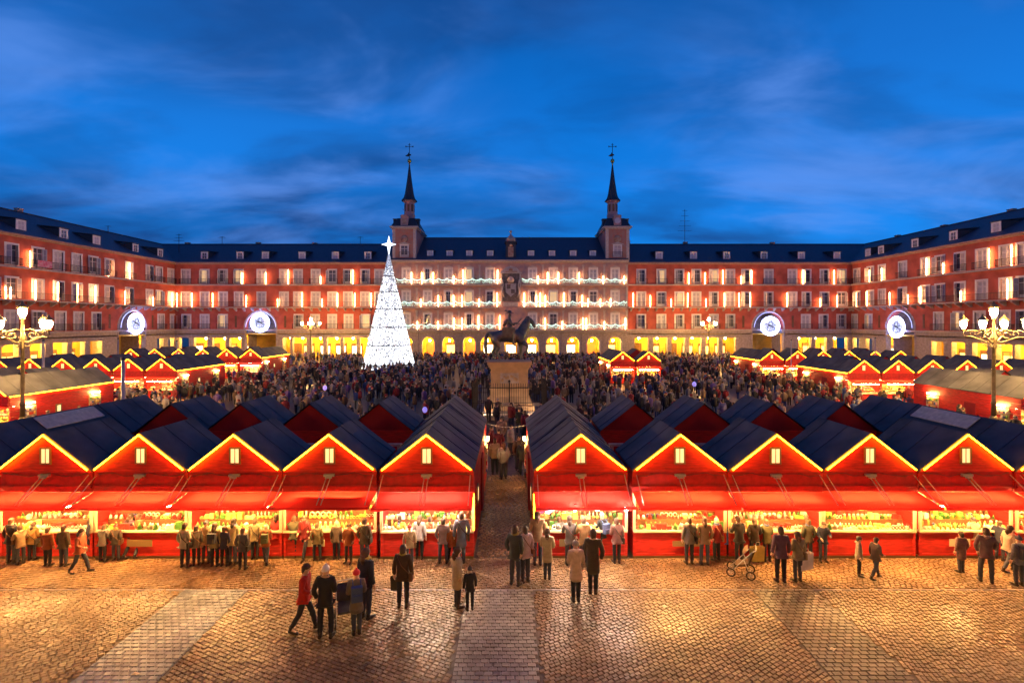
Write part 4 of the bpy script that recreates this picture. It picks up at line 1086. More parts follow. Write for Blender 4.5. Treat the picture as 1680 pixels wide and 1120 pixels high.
def awning_mesh(k):
    r = random.Random(k); m = MB(); nx, ny = 12, 5; vs = []
    ph = r.uniform(0, 6)
    for j in range(ny+1):
        for i in range(nx+1):
            u, v = i/nx, j/ny
            vs.append((-hwid+.01+(SW-.02)*u, -.035-.965*v, 2.06-.135*v-.05*math.sin(PI*v)*(.6+.4*math.sin(PI*u*3+ph))-.012*math.sin(u*17+ph)*v))
    m.add(vs, [(j*(nx+1)+i, (j+1)*(nx+1)+i, (j+1)*(nx+1)+i+1, j*(nx+1)+i+1) for j in range(ny) for i in range(nx)], 0, True)
    vv = []
    for i in range(nx+1):
        u = i/nx; z = vs[ny*(nx+1)+i][2]
        vv += [(-hwid+.01+(SW-.02)*u, -1.001, z), (-hwid+.01+(SW-.02)*u, -1.012-.01*math.sin(u*23+ph), z-.075-.012*math.sin(u*PI*9))]
    m.add(vv, [(2*i, 2*i+1, 2*i+3, 2*i+2) for i in range(nx)], 0, True)
    return m.mesh("awning", 'awning')
AWN = [awning_mesh(k) for k in range(5)]
TM['bar'] = MB().box(-hwid+.03, hwid-.03, -.995, -.97, 1.875, 1.905).mesh("awning_bar", 'red_wood')
TM['under'] = MB().box(-1.15, 1.15, -.34, -.30, 1.71, 1.74).mesh("awning_lamp", 'stall_lamp')
TM['underw'] = MB().box(-1.15, 1.15, -.34, -.30, 1.71, 1.74).mesh("awning_lamp", 'stall_lamp_white')
TM['window'] = MB().box(-.17, -.125, -.06, -.021, 0, .52).box(.125, .17, -.06, -.021, 0, .52).box(-.125, .125, -.06, -.021, 0, .045).box(-.125, .125, -.06, -.021, .475, .52).box(-.01, .01, -.05, -.0401, .045, .475).mesh("gable_window", 'frame_wood')
TM['gpane'] = boxmesh("gable_pane", -.125, .125, -.04, -.022, .045, .475, 'gable_pane')
TM['lampt'] = boxmesh("lamp_tube", -1.2, 1.2, .55, .59, 2.0, 2.03, 'inner_lamp')
TM['lampw'] = boxmesh("lamp_tube", -1.2, 1.2, .55, .59, 2.0, 2.03, 'stall_lamp_white')
TM['strut'] = MB().tube([(0, -.06, 2.58), (0, -.92, 1.97)], .014, 5).mesh("strut", 'metal')
TM['bracket'] = MB().box(-.16, .16, -.12, -.031, 2.54, 2.61).box(-.1, .1, -.16, -.12, 2.50, 2.54).mesh("bracket", 'metal')
TM['post'] = boxmesh("corner_post", -.04, .04, -.05, .0, .88, 2.05, 'cream')
sl = math.atan2(AZ-EZ, hwid)
def roof_meshes(depth, rear=.12, seed=0):
    out = []
    for s in (-1, 1):
        r = random.Random(seed*2+s); m = MB(); y0, y1 = -.09, depth+rear; nx, ny = 6, max(4, int(depth*2)); p1, p2 = r.uniform(0, 6), r.uniform(0, 6)
        def P(i, j, dz):
            u, v = i/nx, j/ny
            z = EZ+.035+(AZ-EZ)*u-.022*math.sin(PI*u)*(.7+.5*math.sin(v*depth*2.1+p1))+.006*math.sin(u*19+v*13*depth+p2)*(0 < i < nx)
            return (s*hwid*(1-u), y0+(y1-y0)*v, z-dz)
        vs = [P(i, j, 0) for j in range(ny+1) for i in range(nx+1)]
        fs = [(j*(nx+1)+i, (j+1)*(nx+1)+i, (j+1)*(nx+1)+i+1, j*(nx+1)+i+1) for j in range(ny) for i in range(nx)]
        if s < 0: fs = [tuple(reversed(f)) for f in fs]
        m.add(vs, fs, 0, True)
        e = [P(0, 0, 0), P(nx, 0, 0), P(nx, 0, .05), P(0, 0, .05)]; m.add(e, [(0, 1, 2, 3)])       # front, eave edges and underside
        m.add([P(0, 0, .0), P(0, ny, .0), P(0, ny, .05), P(0, 0, .05)], [(0, 1, 2, 3)])
        m.add([P(0, 0, .05), P(nx, 0, .05), P(nx, ny, .05), P(0, ny, .05)], [(0, 1, 2, 3)])
        k = 1                                                                                     # laps between felt sheets
        while k*1.02 < depth:
            v = k*1.02/(y1-y0)
            a_ = [(s*hwid*(1-u), y0+(y1-y0)*v, EZ+.045+(AZ-EZ)*u-.022*math.sin(PI*u)*(.7+.5*math.sin(v*depth*2.1+p1))) for u in [q/6 for q in range(7)]]
            m.tube(a_, .007, 4, 1); k += 1
        out.append(m.mesh("roof_slope", ('stall_roof', 'stall_roof_seam')))
    return out
ROOFS = [roof_meshes(SD, seed=k) for k in range(4)]
def rake_string(s, mi='string'):
    m = MB()
    m.tube([(s*(hwid-.10), -.13, EZ+.055), (0, -.13, AZ-.022)], .022, 5, smooth=False, caps=False)
    return m.mesh("rope_light", mi)
TM['string'] = [rake_string(-1), rake_string(1)]
# small far-version roof etc. reuse the same meshes

def stall(x, y, rz=0.0, label="", group="", depth=SD, front=True, white=False, goods=None, side=None, strings=True, roofs=None, simple=False):
    """origin at the middle of the front edge; local -y is the counter"""
    jr = random.Random(int(x*31+y*17))
    t = thing("market_stall", label, "market stall", (x, y+jr.uniform(-.02, .02), 0), rz+jr.uniform(-.004, .004), group)
    t.rotation_euler.x = jr.uniform(-.003, .003); t.rotation_euler.y = jr.uniform(-.004, .004)
    put("base", TM['base'] if depth == SD else boxmesh("base", -hwid+.02, hwid-.02, 0, depth, .02, .10, 'frame_wood'), t)
    sw = TM['side'] if depth == SD else wall_planks(0, .052, depth-.062, .1, EZ).mesh("side_wall", 'red_wood')
    put("side_wall", sw, t, (-hwid+.055, 0, 0)); put("side_wall", sw, t, (hwid-.055, 0, 0))
    put("back_wall", TM['back'], t, (0, depth-SD, 0))
    rf = ROOFS[int(abs(x)*3+y) % 4] if depth == SD else roofs
    put("roof_slope", rf[0], t); put("roof_slope", rf[1], t)
    put("rear_gable", TM['rgable'], t, (0, depth-SD, 0))
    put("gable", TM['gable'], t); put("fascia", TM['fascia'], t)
    if front:
        c = put("counter_front", TM['counter'], t); put("counter_top", TM['ctop'], t)
        put("display_steps", TM['steps'], t); put("back_lining", TM['lining'], t)
        aw_ = put("awning", AWN[int(abs(x)*7+y) % 5], t); put("awning_bar", TM['bar'], aw_)
        put("awning_lamp", TM['underw'] if white else TM['under'], aw_)
        w = put("gable_window", TM['window'], t, (0, 0, EZ+.20)); put("gable_pane", TM['gpane'], w)
        put("lamp_tube", TM['lampw'] if white else TM['lampt'], t)
        if not simple:
            put("bracket", TM['bracket'], t); put("strut", TM['strut'], t, (-.06, 0, 0)); put("strut", TM['strut'], t, (.06, 0, 0))
            for s in (-1, 1): put("strut", TM['strut'], t, (s*(hwid-.12), 0, 0))
            for s in (-1, 1): put("corner_post", TM['post'], t, (s*(hwid-.06), 0, 0))
    else:
        put("front_wall", MB().box(-hwid+.03, hwid-.03, .0, .05, .102, 2.06).mesh("front_wall", 'red_wood'), t)
    if strings:
        for k in (0, 1): put("rope_light", TM['string'][k], t)
    if goods is not None:
        g = put("ornaments", GM[goods[0]], None, (x, y, 0), rz)
        tag(g, goods[1], "ornaments", "small goods massed on the stall counters", "stuff")
    return t

def side_panel(t, s, yy, kind, lm='stall_lamp'):
    """lit display case with goods on a side wall; s = which side"""
    x = s*(hwid-.02)
    if kind == 'case':
        f = put("display_case", MB().box(x-.05, x+.05, yy-.5, yy+.5, .75, 1.95).mesh("display_case", 'stall_in'), t)
        g = MB(); r = random.Random(int(yy*10))
        for k in range(24):
            g.box(x+s*.055, x+s*.10, yy-.45+.15*(k % 6), yy-.35+.15*(k % 6), .82+.28*(k//6), .82+.28*(k//6)+r.uniform(.1, .2), r.randrange(8))
        put("displayed_goods", g.mesh("displayed_goods", M_goods), f)
        put("case_lamp", MB().box(min(x+s*.06, x+s*.16), max(x+s*.06, x+s*.16), yy-.3, yy+.3, 2.1, 2.16).mesh("case_lamp", lm), f)
    elif kind == 'hatch':
        f = put("hatch", MB().box(x-.03, x+.03, yy-.22, yy+.22, 1.15, 1.75).mesh("hatch", 'frame_wood'), t)
        put("hatch_pane", MB().box(min(x+s*.031, x+s*.04), max(x+s*.031, x+s*.04), yy-.12, yy+.12, 1.25, 1.65).mesh("hatch_pane", 'gable_pane'), f)
    else:
        put("door", MB().box(x-.03, x+.03, yy-.4, yy+.4, .12, 1.95).mesh("door", 'red_dark'), t)
ordn = ["first", "second", "third", "fourth", "fifth", "sixth", "seventh"]
# front block, left and right of the aisle
FY = 15.1
lx = [-2.59, -5.56, -8.44, -11.33, -14.22, -17.15]
rx = [2.11, 5.13, 8.03, 10.92, 13.87, 16.80]
DEPTH_L = 7.9
RL = roof_meshes(DEPTH_L)
desc = [["white lit glass jars and greenery", "white dishes and a dark awning sign", "small gold figures and dolls", "striped socks and dark caps", "gold balls with dolls hung above", "gold trinkets"],
        ["hanging socks and red scarves", "gold trinkets packed tight", "gold and green wreath goods", "gold tinsel and candle holders", "white and dark figures with green stars", "red and green wrapped sweets"]]
for sd_i, (xs, side) in enumerate(((lx, "left"), (rx, "right"))):
    for i, x in enumerate(xs):
        long_ = i in (0, 5)
        lab = "%s front red stall %s of the aisle, counter facing the open paving" % (ordn[i], side)
        t = stall(x, FY, 0, lab, "front row of red gabled stalls", DEPTH_L if long_ else SD, goods=((i+sd_i*2) % 6, "%s on the counter of the %s front stall %s of the aisle" % (desc[sd_i][i], ordn[i], side)),
                  roofs=RL, white=(side == "left" and i == 0) or (side == "right" and i == 0))
        if long_:
            inner = 1 if side == "left" else -1
            if i == 5: inner = inner  # slope facing the other stalls
            # seams across the long roof
            for k, yy in enumerate((2.7, 5.3)):
                for s in (-1, 1):
                    sm = MB().tube([(s*(hwid-.02), yy, EZ+.045), (0, yy, AZ+.045)], .018, 4)
                    put("roof_seam", sm.mesh("roof_seam", 'stall_roof_seam'), t)
            if i == 0:
                cl = MB().box(-.02, .02, -.06, -.03, .9, 2.0)
                put("corner_light", cl.mesh("corner_light", 'string'), t, (inner*(hwid-.02), 0, 0))
                side_panel(t, inner, 6.6, 'case', 'inner_lamp'); side_panel(t, inner, 1.6, 'hatch')  # this lit case and its lamp are added to brighten the aisle
                # lit doorway edge on the aisle side
                put("door", MB().box(-.03, .03, 0, .9, .12, 2.1).mesh("door", 'red_dark'), t, (inner*(hwid-.0), 3.6, 0))
            else:
                s = inner
                m = MB(); y0, y1 = 2.5, 5.0
                f = lambda u: (s*hwid*(1-u), EZ+(AZ-EZ)*u+.06)
                (xa, za), (xb, zb) = f(.60), f(.93)
                m.add([(xa,y0,za),(xb,y0,zb),(xb,y1,zb),(xa,y1,za),(xa,y0,za+.03),(xb,y0,zb+.03),(xb,y1,zb+.03),(xa,y1,za+.03)], [(3,2,1,0),(4,5,6,7),(0,1,5,4),(1,2,6,5),(2,3,7,6),(3,0,4,7)])
                put("roof_board", m.mesh("roof_board", 'beige_board'), t)
                m = MB(); (xa, za), (xb, zb) = f(.04), f(.58)
                m.add([(xa,y0+.8,za),(xb,y0,zb),(xb,y1,zb),(xa,y1,za)], [(0,1,2,3)])
                put("roof_gap_shade", m.mesh("roof_gap_shade", 'iron'), t)  # flat black sheet standing in for the dark inside a roof opening
        er = random.Random(i*7+sd_i)
        cb = MB(); pts = [(-hwid+.15+k*.26, -.05, EZ-.10-.05*math.sin(k*1.3+i)-.03*(k % 2)) for k in range(11)]
        cb.tube(pts, .008, 4); put("cable", cb.mesh("cable", 'iron'), t)
        if er.random() < .75:
            w_, h_ = er.uniform(.5, .9), er.uniform(.16, .24); xs_ = er.uniform(-.5, .5)
            pc = put("notice_board", boxmesh("notice_board", xs_-w_/2, xs_+w_/2, -.06, -.055, .40, .40+h_, 'frame_wood' if er.random() < .5 else 'cream'), t)
        hgm = MB(); nh = er.randrange(6, 14)
        for q in range(nh):
            xx = er.uniform(-1.3, 1.3); L_ = er.uniform(.12, .38); c_ = er.randrange(8); w_ = er.uniform(.03, .08)
            k_ = er.random()
            if k_ < .5: hgm.prism_y([(xx-w_*.5, 2.02), (xx-w_, 2.02-L_), (xx+w_, 2.02-L_), (xx+w_*.5, 2.02)], .12, .16, c_)
            else: hgm.tube([(xx, .14, 2.03), (xx, .14, 2.02-L_)], .006, 4, 4).ball((xx, .14, 1.98-L_), w_, 8, 6, c_)
        if not (sd_i == 1 and i == 0):
            tag(put("hanging_goods", hgm.mesh("hanging_goods", M_goods), None, (x, FY, 0)), "little bells, balls and cloths hanging over the counter of the %s front stall %s of the aisle" % (ordn[i], side), "ornaments", "goods hanging in the front stalls", "stuff")
    # rear row, turned to the square, dark red gables towards us
    for i, x in enumerate(xs):
        if i in (0, 5): continue
        stall(x, FY+DEPTH_L, PI, "%s rear stall %s of the aisle, its dark red back gable between two blue roofs" % (ordn[i-1], side), "rear row of red gabled stalls", simple=True, strings=False)
# extra hint of stalls past the frame edge
stall(-20.1, FY, 0, "front red stall just past the left picture edge", "front row of red gabled stalls")
stall(19.75, FY, 0, "front red stall just past the right picture edge", "front row of red gabled stalls")
# timber beams and small lights in the service corridor
for k, (x0, x1, sd_) in enumerate(((-15.6, -4.1, "left"), (3.6, 15.3, "right"))):
    b = thing("timber_beam", "pale timber beam over the service corridor behind the %s front stalls" % sd_, "beam", (0, FY+SD+1.0, 0))
    put("beam", boxmesh("beam", x0, x1, -.05, .05, 2.62, 2.72, 'cream'), b)
    put("post", boxmesh("post", x0+.1, x0+.18, -.04, .04, 0, 2.62, 'cream'), b); put("post", boxmesh("post", x1-.18, x1-.1, -.04, .04, 0, 2.62, 'cream'), b)
    for j, x in enumerate(((-4.6, -7.2, -10.2) if k == 0 else (4.0, 6.6, 9.6, 12.6))):
        t = thing("bulb", "bare warm bulb in the corridor behind the %s front stalls, %s from the aisle" % (sd_, ordn[j]), "bulb", (x, FY+SD+1.2, 2.4))
        put("glass", MB().ball((0, 0, 0), .05, 6, 5).mesh("glass", 'string'), t); put("socket", MB().lathe([(.03, .04), (.03, .12), (.01, .21)], 6).mesh("socket", 'iron'), t)

# two bare spotlights hanging at the first right stall
for j, (px, lab) in enumerate(((943, "dazzling bare bulb under the first right awning, nearer the aisle"), (1027, "dazzling bare bulb where the first and second right awnings meet"))):
    x = (px-840)*14.35/F_PX
    t = thing("bulb", lab, "bulb", (x, 14.35, 1.80))
    put("glass", MB().ball((0, 0, 0), .06, 8, 6).mesh("glass", 'spot'), t); put("socket", MB().lathe([(.03, .05), (.03, .16)], 6).mesh("socket", 'iron'), t)

# socks and scarves hung along the first right stall
hr = random.Random(6)
hang = [(0, "pink"), (6, "blue"), (2, "red"), (4, "brown"), (2, "red"), (3, "green"), (2, "red"), (1, "white"), (2, "red"), (4, "brown"), (7, "rose")]
seen = {}
for i, (c, cn) in enumerate(hang):
    x = 2.11-1.25+i*.245; big = i == 0
    seen[cn] = seen.get(cn, 0)+1
    L = .52 if i < 2 else hr.uniform(.3, .48); w = .13 if i < 2 else .055
    m = MB()
    if i < 2: m.prism_y([(-w*.3, 1.93), (-w, 1.93-L*.4), (-w*.8, 1.93-L*.85), (0, 1.93-L), (w*.8, 1.93-L*.85), (w, 1.93-L*.4), (w*.3, 1.93)], -.02, .02)
    else: m.prism_y([(-w, 1.93), (-w, 1.93-L), (w*1.6, 1.93-L), (w*1.6, 1.93-L+.09), (w, 1.93-L+.12), (w, 1.93)], -.02, .02)
    col = {"pink": (.7, .03, .10), "blue": (.08, .2, .5), "rose": (.6, .25, .3)}.get(cn, GOODS[c])
    mt = mat("wool_"+cn, col, .9, var=.2)
    lab = ("%s lantern ornament hung at the aisle corner of the first right stall" % cn) if i < 2 else "%s christmas sock hung under the first right awning, %s hanging piece from the aisle" % (cn, ["", "", "third", "fourth", "fifth", "sixth", "seventh", "eighth", "ninth", "tenth", "eleventh"][i])
    tag(put("christmas_sock" if i > 1 else "paper_ornament", m.mesh("sock", mt), None, (x, FY-.12, 0)), lab, "sock" if i > 1 else "ornament", "pieces hung along the first right stall")
tag(put("sign_board", boxmesh("sign_board", -1.0, 1.0, -.02, .02, 1.66, 1.98, mat("green_board", (.10, .14, .04), .7, var=.6, var_col=(.3, .12, .04), vscale=5)), None, (-5.45, FY-.35, 0)),
    "dark green and brown board hung under the second left awning", "board")

# side blocks
def eave_string(t, s, depth, mi='string'):
    m = MB().box(s*(hwid+.03)-.02, s*(hwid+.03)+.02, .0, depth, EZ-.04, EZ-.0)
    put("eave_light", m.mesh("eave_light", mi), t)

def block(x_edge, y, n, dirx, name, depth=DEPTH_L, pitch=3.1, white_first=False, rear=True, light=True, gset=0, back_n=None):
    """double row: an end stall running the whole depth, then n-1 shorter ones; x_edge = the end wall, dirx = which way the row runs"""
    for i in range(n):
        x = x_edge+dirx*(hwid+pitch*i)
        lg = i == 0
        lab = "%s stall of the %s" % (("end" if lg else ordn[i]), name)
        t = stall(x, y, 0, lab, "stalls of the "+name, depth if lg else SD, roofs=RL, simple=True, white=(white_first and i == 0),
                  goods=((i+gset) % 6, "glittering small goods on the %s stall of the %s" % ("end" if lg else ordn[i], name)))
        if lg:
            if light: eave_string(t, -dirx, depth)
            for yy, kd in ((1.2, 'case'), (3.3, 'door' if dirx > 0 else 'hatch'), (6.2, 'case')): side_panel(t, -dirx, yy, kd)
        if not lg and rear:
            stall(x, y+depth, PI, "%s rear stall of the %s" % (ordn[i], name), "rear stalls of the "+name, simple=True, strings=False)
block(-30.75, 30.2, 3, -1, "red block at the left edge beyond the front roofs", gset=1)
block(-31.7, 46.7, 6, -1, "second red block on the left below the arcade", gset=3)
block(-32.4, 64.0, 6, -1, "far left block with the white lit end", white_first=True, gset=5)
block(30.3, 29.4, 3, 1, "red block at the right edge beyond the front roofs", light=False, gset=2)
block(30.3, 44.6, 6, 1, "second red block on the right below the arcade", gset=4)
block(29.9, 59.6, 6, 1, "far right block in front of the right arch", gset=0)
block(11.6, 58.2, 2, 1, "small pair standing alone right of the statue", pitch=3.05, gset=1)

# wire of small lights over the aisle
w = MB(); pts = []
for k in range(13):
    t_ = k/12; pts.append((-1.1+1.95*t_, 0, 2.6-4*t_*(1-t_)*.16))
w.tube(pts, .012, 4)
t = thing("light_wire", "sagging wire of tiny bulbs across the far end of the aisle", "light wire", (0, 22.6, 0))
put("wire", w.mesh("wire", 'metal'), t)
bb = MB()
for p in pts: bb.ball(p, .014, 5, 4)
put("bulbs", bb.mesh("bulbs", 'gable_pane'), t)
# ------------------------------------------------------------------ people
def person_parts(pose, lv=1, kind='adult'):
    """continuous body plus clothing; front is -y; about 1.7 m tall"""
    V, E, R = [], [], []
    def ch(pts, start=None):
        prev = start
        for p, r in pts:
            V.append(p); R.append(r)
            if prev is not None: E.append((prev, len(V)-1))
            prev = len(V)-1
        return prev
    g = pose
    lean = g.get('lean', 0.0)
    st = g.get('stride', 0.0)
    hip, knee, ank = .93, .50, .085
    sh = 1.40
    J = {}
    J['pel'] = (0, 0, .95); J['sp'] = (0, -lean*.3, 1.15); J['ch'] = (0, -lean*.8, 1.34); J['nk'] = (0, -lean*1.1-.005, 1.475)
    J['hd'] = (g.get('hx', 0), -lean*1.4-.02, 1.585); J['tp'] = (g.get('hx', 0), -lean*1.45-.01, 1.675)
    for s, k in ((1, 'l'), (-1, 'r')):
        f = st*s
        w = g.get('wide', .10)
        J['hip'+k] = (s*.09, 0, .90)
        J['kn'+k] = (s*w, -.5*f-(.05 if f < 0 else .02), knee+.01)
        J['an'+k] = (s*w, -f+(.0 if f >= 0 else .03), ank+(.05 if f < -.15 else 0))
        J['to'+k] = (s*(w+.03), J['an'+k][1]-.16, .035 if f >= -.15 else .04)
        a = g['arms'][0 if s > 0 else 1]
        J['sh'+k] = (s*.175, J['ch'][1], sh); J['el'+k] = (s*(.215+a[0][0]), J['ch'][1]+a[0][1], sh+a[0][2]); J['wr'+k] = (s*(.215+a[1][0]), J['ch'][1]+a[1][1], sh+a[1][2])
    pel = ch([(J['pel'], (.15, .115))])
    sp = ch([(J['sp'], (.125, .10)), (J['ch'], (.155, .11)), (J['nk'], .055), (J['hd'], (.072, .095)), (J['tp'], (.062, .080))], pel)
    cidx = 2
    for k in 'lr':
        ch([(J['hip'+k], .085), (J['kn'+k], .058), (J['an'+k], .040), (J['to'+k], .032)], pel)
        ch([(J['sh'+k], .055), (J['el'+k], .042), (J['wr'+k], .028)], cidx)
    body = skin_mesh("body", V, E, R, lv, 0, ('skin',))
    # hands with fingers, face
    hx = MB()
    for s, k in ((1, 'l'), (-1, 'r')):
        w_, e_ = Vector(J['wr'+k]), Vector(J['el'+k]); d = (w_-e_).normalized()
        side = d.cross(Vector((s, 0, 0)))
        side = side.normalized() if side.length > .1 else Vector((0, 1, 0))
        nrm = d.cross(side).normalized()
        hx.tube([w_-d*.03, w_+d*.03, w_+d*.085], [.026, .040, .034], 6)
        for i, L in enumerate((.062, .075, .07, .052)):
            o = w_+d*.075+side*(.027-.018*i)
            hx.tube([o, o+d*L*.55+nrm*.004*s, o+d*L+nrm*.022*s], [.0105, .0095, .007], 5)
        o = w_+d*.02+side*.036
        hx.tube([o, o+d*.035+side*.022, o+d*.065+side*.026], [.012, .011, .008], 5)
    hd = Vector(J['hd'])
    hx.tube([hd+Vector((0, -.088, .035)), hd+Vector((0, -.112, -.008)), hd+Vector((0, -.09, -.018))], [.009, .014, .008], 5)
    for s in (-1, 1):
        hx.ball(hd+Vector((s*.082, 0, 0)), .024, 6, 4, sc_=(.45, .8, 1.2))
    hx.tube([hd+Vector((-.026, -.094, -.048)), hd+Vector((.026, -.094, -.048))], .007, 5)
    eyes = MB()
    for s in (-1, 1): eyes.ball(hd+Vector((s*.03, -.088, .012)), .0105, 6, 4)
    if lv:
        body = join_meshes("body", [(body, 0), (hx.mesh("x", 'skin'), 0), (eyes.mesh("y", 'shoe'), 1)], ('skin', 'shoe'))
    # coat
    V, E, R = [], [], []
    hem = g.get('hem', .80)
    fl = g.get('flare', 1.0)
    p = ch([(J['pel'], (.175, .145))])
    ch([((0, 0, (hem+.95)/2-.02), (.185*fl, .155*fl)), ((0, .0, hem), (.175*fl*1.04, .15*fl))], p)
    q = ch([(J['sp'], (.165, .135)), (J['ch'], (.185, .135)), ((0, J['nk'][1], 1.455), (.085, .085)), ((0, J['nk'][1]-.005, 1.50), (.072, .078))], p)
    cc = 4
    for k in 'lr':
        we = Vector(J['el'+k]).lerp(Vector(J['wr'+k]), .93)
        ch([(J['sh'+k], .080), (J['el'+k], .065), (tuple(we), .047)], cc)
    coat = skin_mesh("coat", V, E, R, lv+(1 if lv else 0), 0, ('coat',))
    if lv:
        for v in coat.vertices:      # folds: shallow drapes that deepen towards the hem
            x, y, z = v.co; an = math.atan2(y, x); dep = max(0, min(1, (1.42-z)/.7))
            o = .010*dep*math.sin(an*6+z*5)+.006*math.sin(z*34+an*2)*dep
            n = Vector((x, y, 0)); n = n.normalized() if n.length > .01 else n
            if abs(x) < .24: v.co += n*o
            else: v.co += Vector((0, 0, 0))+v.normal*.005*math.sin(z*60)
    V, E, R = [], [], []
    p = ch([((0, 0, .93), (.135, .105))])
    for k in 'lr':
        a = Vector(J['an'+k]); a.z += .03
        ch([((J['hip'+k][0], 0, .84), .086), (J['kn'+k], .075), (tuple(a), .058)], p)
    trou = skin_mesh("trousers", V, E, R, lv+(1 if lv else 0), 0, ('trousers',))
    if lv:
        for v in trou.vertices: v.co += v.normal*(.006*math.sin(v.co.z*42+v.co.y*20)*max(0, 1-abs(v.co.z-.35)*1.6))
    shoes = []
    for k in 'lr':
        a, t = Vector(J['an'+k]), Vector(J['to'+k])
        m = MB().tube([(a.x, a.y+.055, .05 if a.z < .1 else .09), (a.x, a.y+.01, .062 if a.z < .1 else .1), ((a.x+t.x)/2, (a.y+t.y)/2, .055), (t.x, t.y-.03, .04)], [.040, .052, .05, .032], 7)
        m.tube([(a.x, a.y, a.z-.02), (a.x, a.y, a.z+.09)], [.05, .055], 7)
        shoes.append(m.mesh("shoe", 'shoe'))
    hs = {}
    tp = hd+Vector((0, .012, .035))
    m = MB()
    n = 10
    # hair cap: an open shell over crown and nape, hairline above the brow
    for nm, (rx, ry, rz, low) in {'short': (.094, .116, .102, -.115), 'long': (.100, .122, .108, -.20), 'hat': (.097, .119, .112, -.01)}.items():
        m = MB(); rows = []
        for j in range(6):
            th = (PI*.5)*j/5*1.0
            for i in range(n):
                a = 2*PI*i/n
                x, y, z = rx*math.sin(th)*math.cos(a), ry*math.sin(th)*math.sin(a), rz*math.cos(th)
                if j == 5:
                    back = max(0, math.sin(a)+.25)
                    z += low*min(1, back*1.2); x *= .96; y *= .96
                if nm == 'short' or nm == 'long': z += .012*math.sin(5*a+j)
                rows.append((tp.x+x, tp.y+y, tp.z+z))
        m.add(rows, [(j*n+i, (j+1)*n+i, (j+1)*n+(i+1) % n, j*n+(i+1) % n) for j in range(5) for i in range(n)], 0, True)
        if nm == 'hat': m.ball((tp.x, tp.y, tp.z+rz+.015), .028, 6, 5); m.lathe([(rx*1.04, -.02), (rx*1.1, .0), (rx*1.04, .04)], 12, (0, 0)) if False else None
        if nm == 'long': m.tube([(tp.x, tp.y+.085, tp.z-.04), (tp.x, tp.y+.10, tp.z-.15), (tp.x, tp.y+.09, tp.z-.26)], [.065, .075, .03], 7)
        hs[nm] = m.mesh("hair" if nm != 'hat' else "hat", 'hair' if nm != 'hat' else 'tint')
    sc_ = MB().lathe([(.085, 1.45), (.105, 1.48), (.10, 1.52), (.075, 1.54)], 10, (0, J['nk'][1])).box(-.05, .03, J['nk'][1]-.14, J['nk'][1]-.10, 1.2, 1.47)
    hood = MB().tube([(-.085, J['nk'][1]+.03, 1.47), (0, J['nk'][1]+.10, 1.46), (.085, J['nk'][1]+.03, 1.47)], [.035, .06, .035], 8)
    strap = MB().tube([(.13, -.12, 1.42), (.02, -.17, 1.25), (-.17, -.10, 1.0)], .013, 5).tube([(.13, .10, 1.44), (.0, .16, 1.22), (-.18, .10, 1.0)], .013, 5).box(-.27, -.19, -.13, .13, .78, 1.0)
    pack = MB().box(-.14, .14, .13, .27, 1.0, 1.38).box(-.11, .11, .27, .32, 1.03, 1.2).tube([(-.1, .14, 1.38), (-.1, -.0, 1.47), (-.11, -.15, 1.3)], .018, 5).tube([(.1, .14, 1.38), (.1, -.0, 1.47), (.11, -.15, 1.3)], .018, 5)
    return dict(hood=hood.mesh("hood", 'tint'), strap=strap.mesh("shoulder_bag", 'tint'), pack=pack.mesh("backpack", 'tint'), body=body, coat=coat, trousers=trou, shoes=shoes, hair=hs, scarf=sc_.mesh("scarf", 'tint'), J=J)
D_ = ((.02, .03, -.27), (.03, -.03, -.52))        # arm hanging
F_ = ((.0, .0, -.27), (-.06, -.20, -.36))          # forearm forward
P_ = ((.05, .05, -.26), (-.02, .0, -.47))          # hand in pocket
H_ = ((.03, -.05, -.26), (-.05, -.27, -.22))       # reaching forward
U_ = ((.02, -.14, -.20), (-.10, -.25, -.02))       # hand near face
POSES = {
    'stand': dict(arms=(D_, D_)), 'pockets': dict(arms=(P_, P_), wide=.11), 'talk': dict(arms=(F_, D_), wide=.09, hx=.01),
    'reach': dict(arms=(H_, F_), lean=.06), 'walk': dict(arms=(D_, F_), stride=.26, lean=.03), 'photo': dict(arms=(U_, U_), lean=-.01),
    'longcoat': dict(arms=(D_, P_), hem=.52, flare=1.05, wide=.07), 'push': dict(arms=(H_, H_), lean=.09, stride=.15),
    'padded': dict(arms=(P_, F_), hem=.78, flare=1.10, wide=.13), 'skirtcoat': dict(arms=(F_, F_), hem=.58, flare=1.16, wide=.07, lean=.03),
}
PP = {k: person_parts(v) for k, v in POSES.items()}
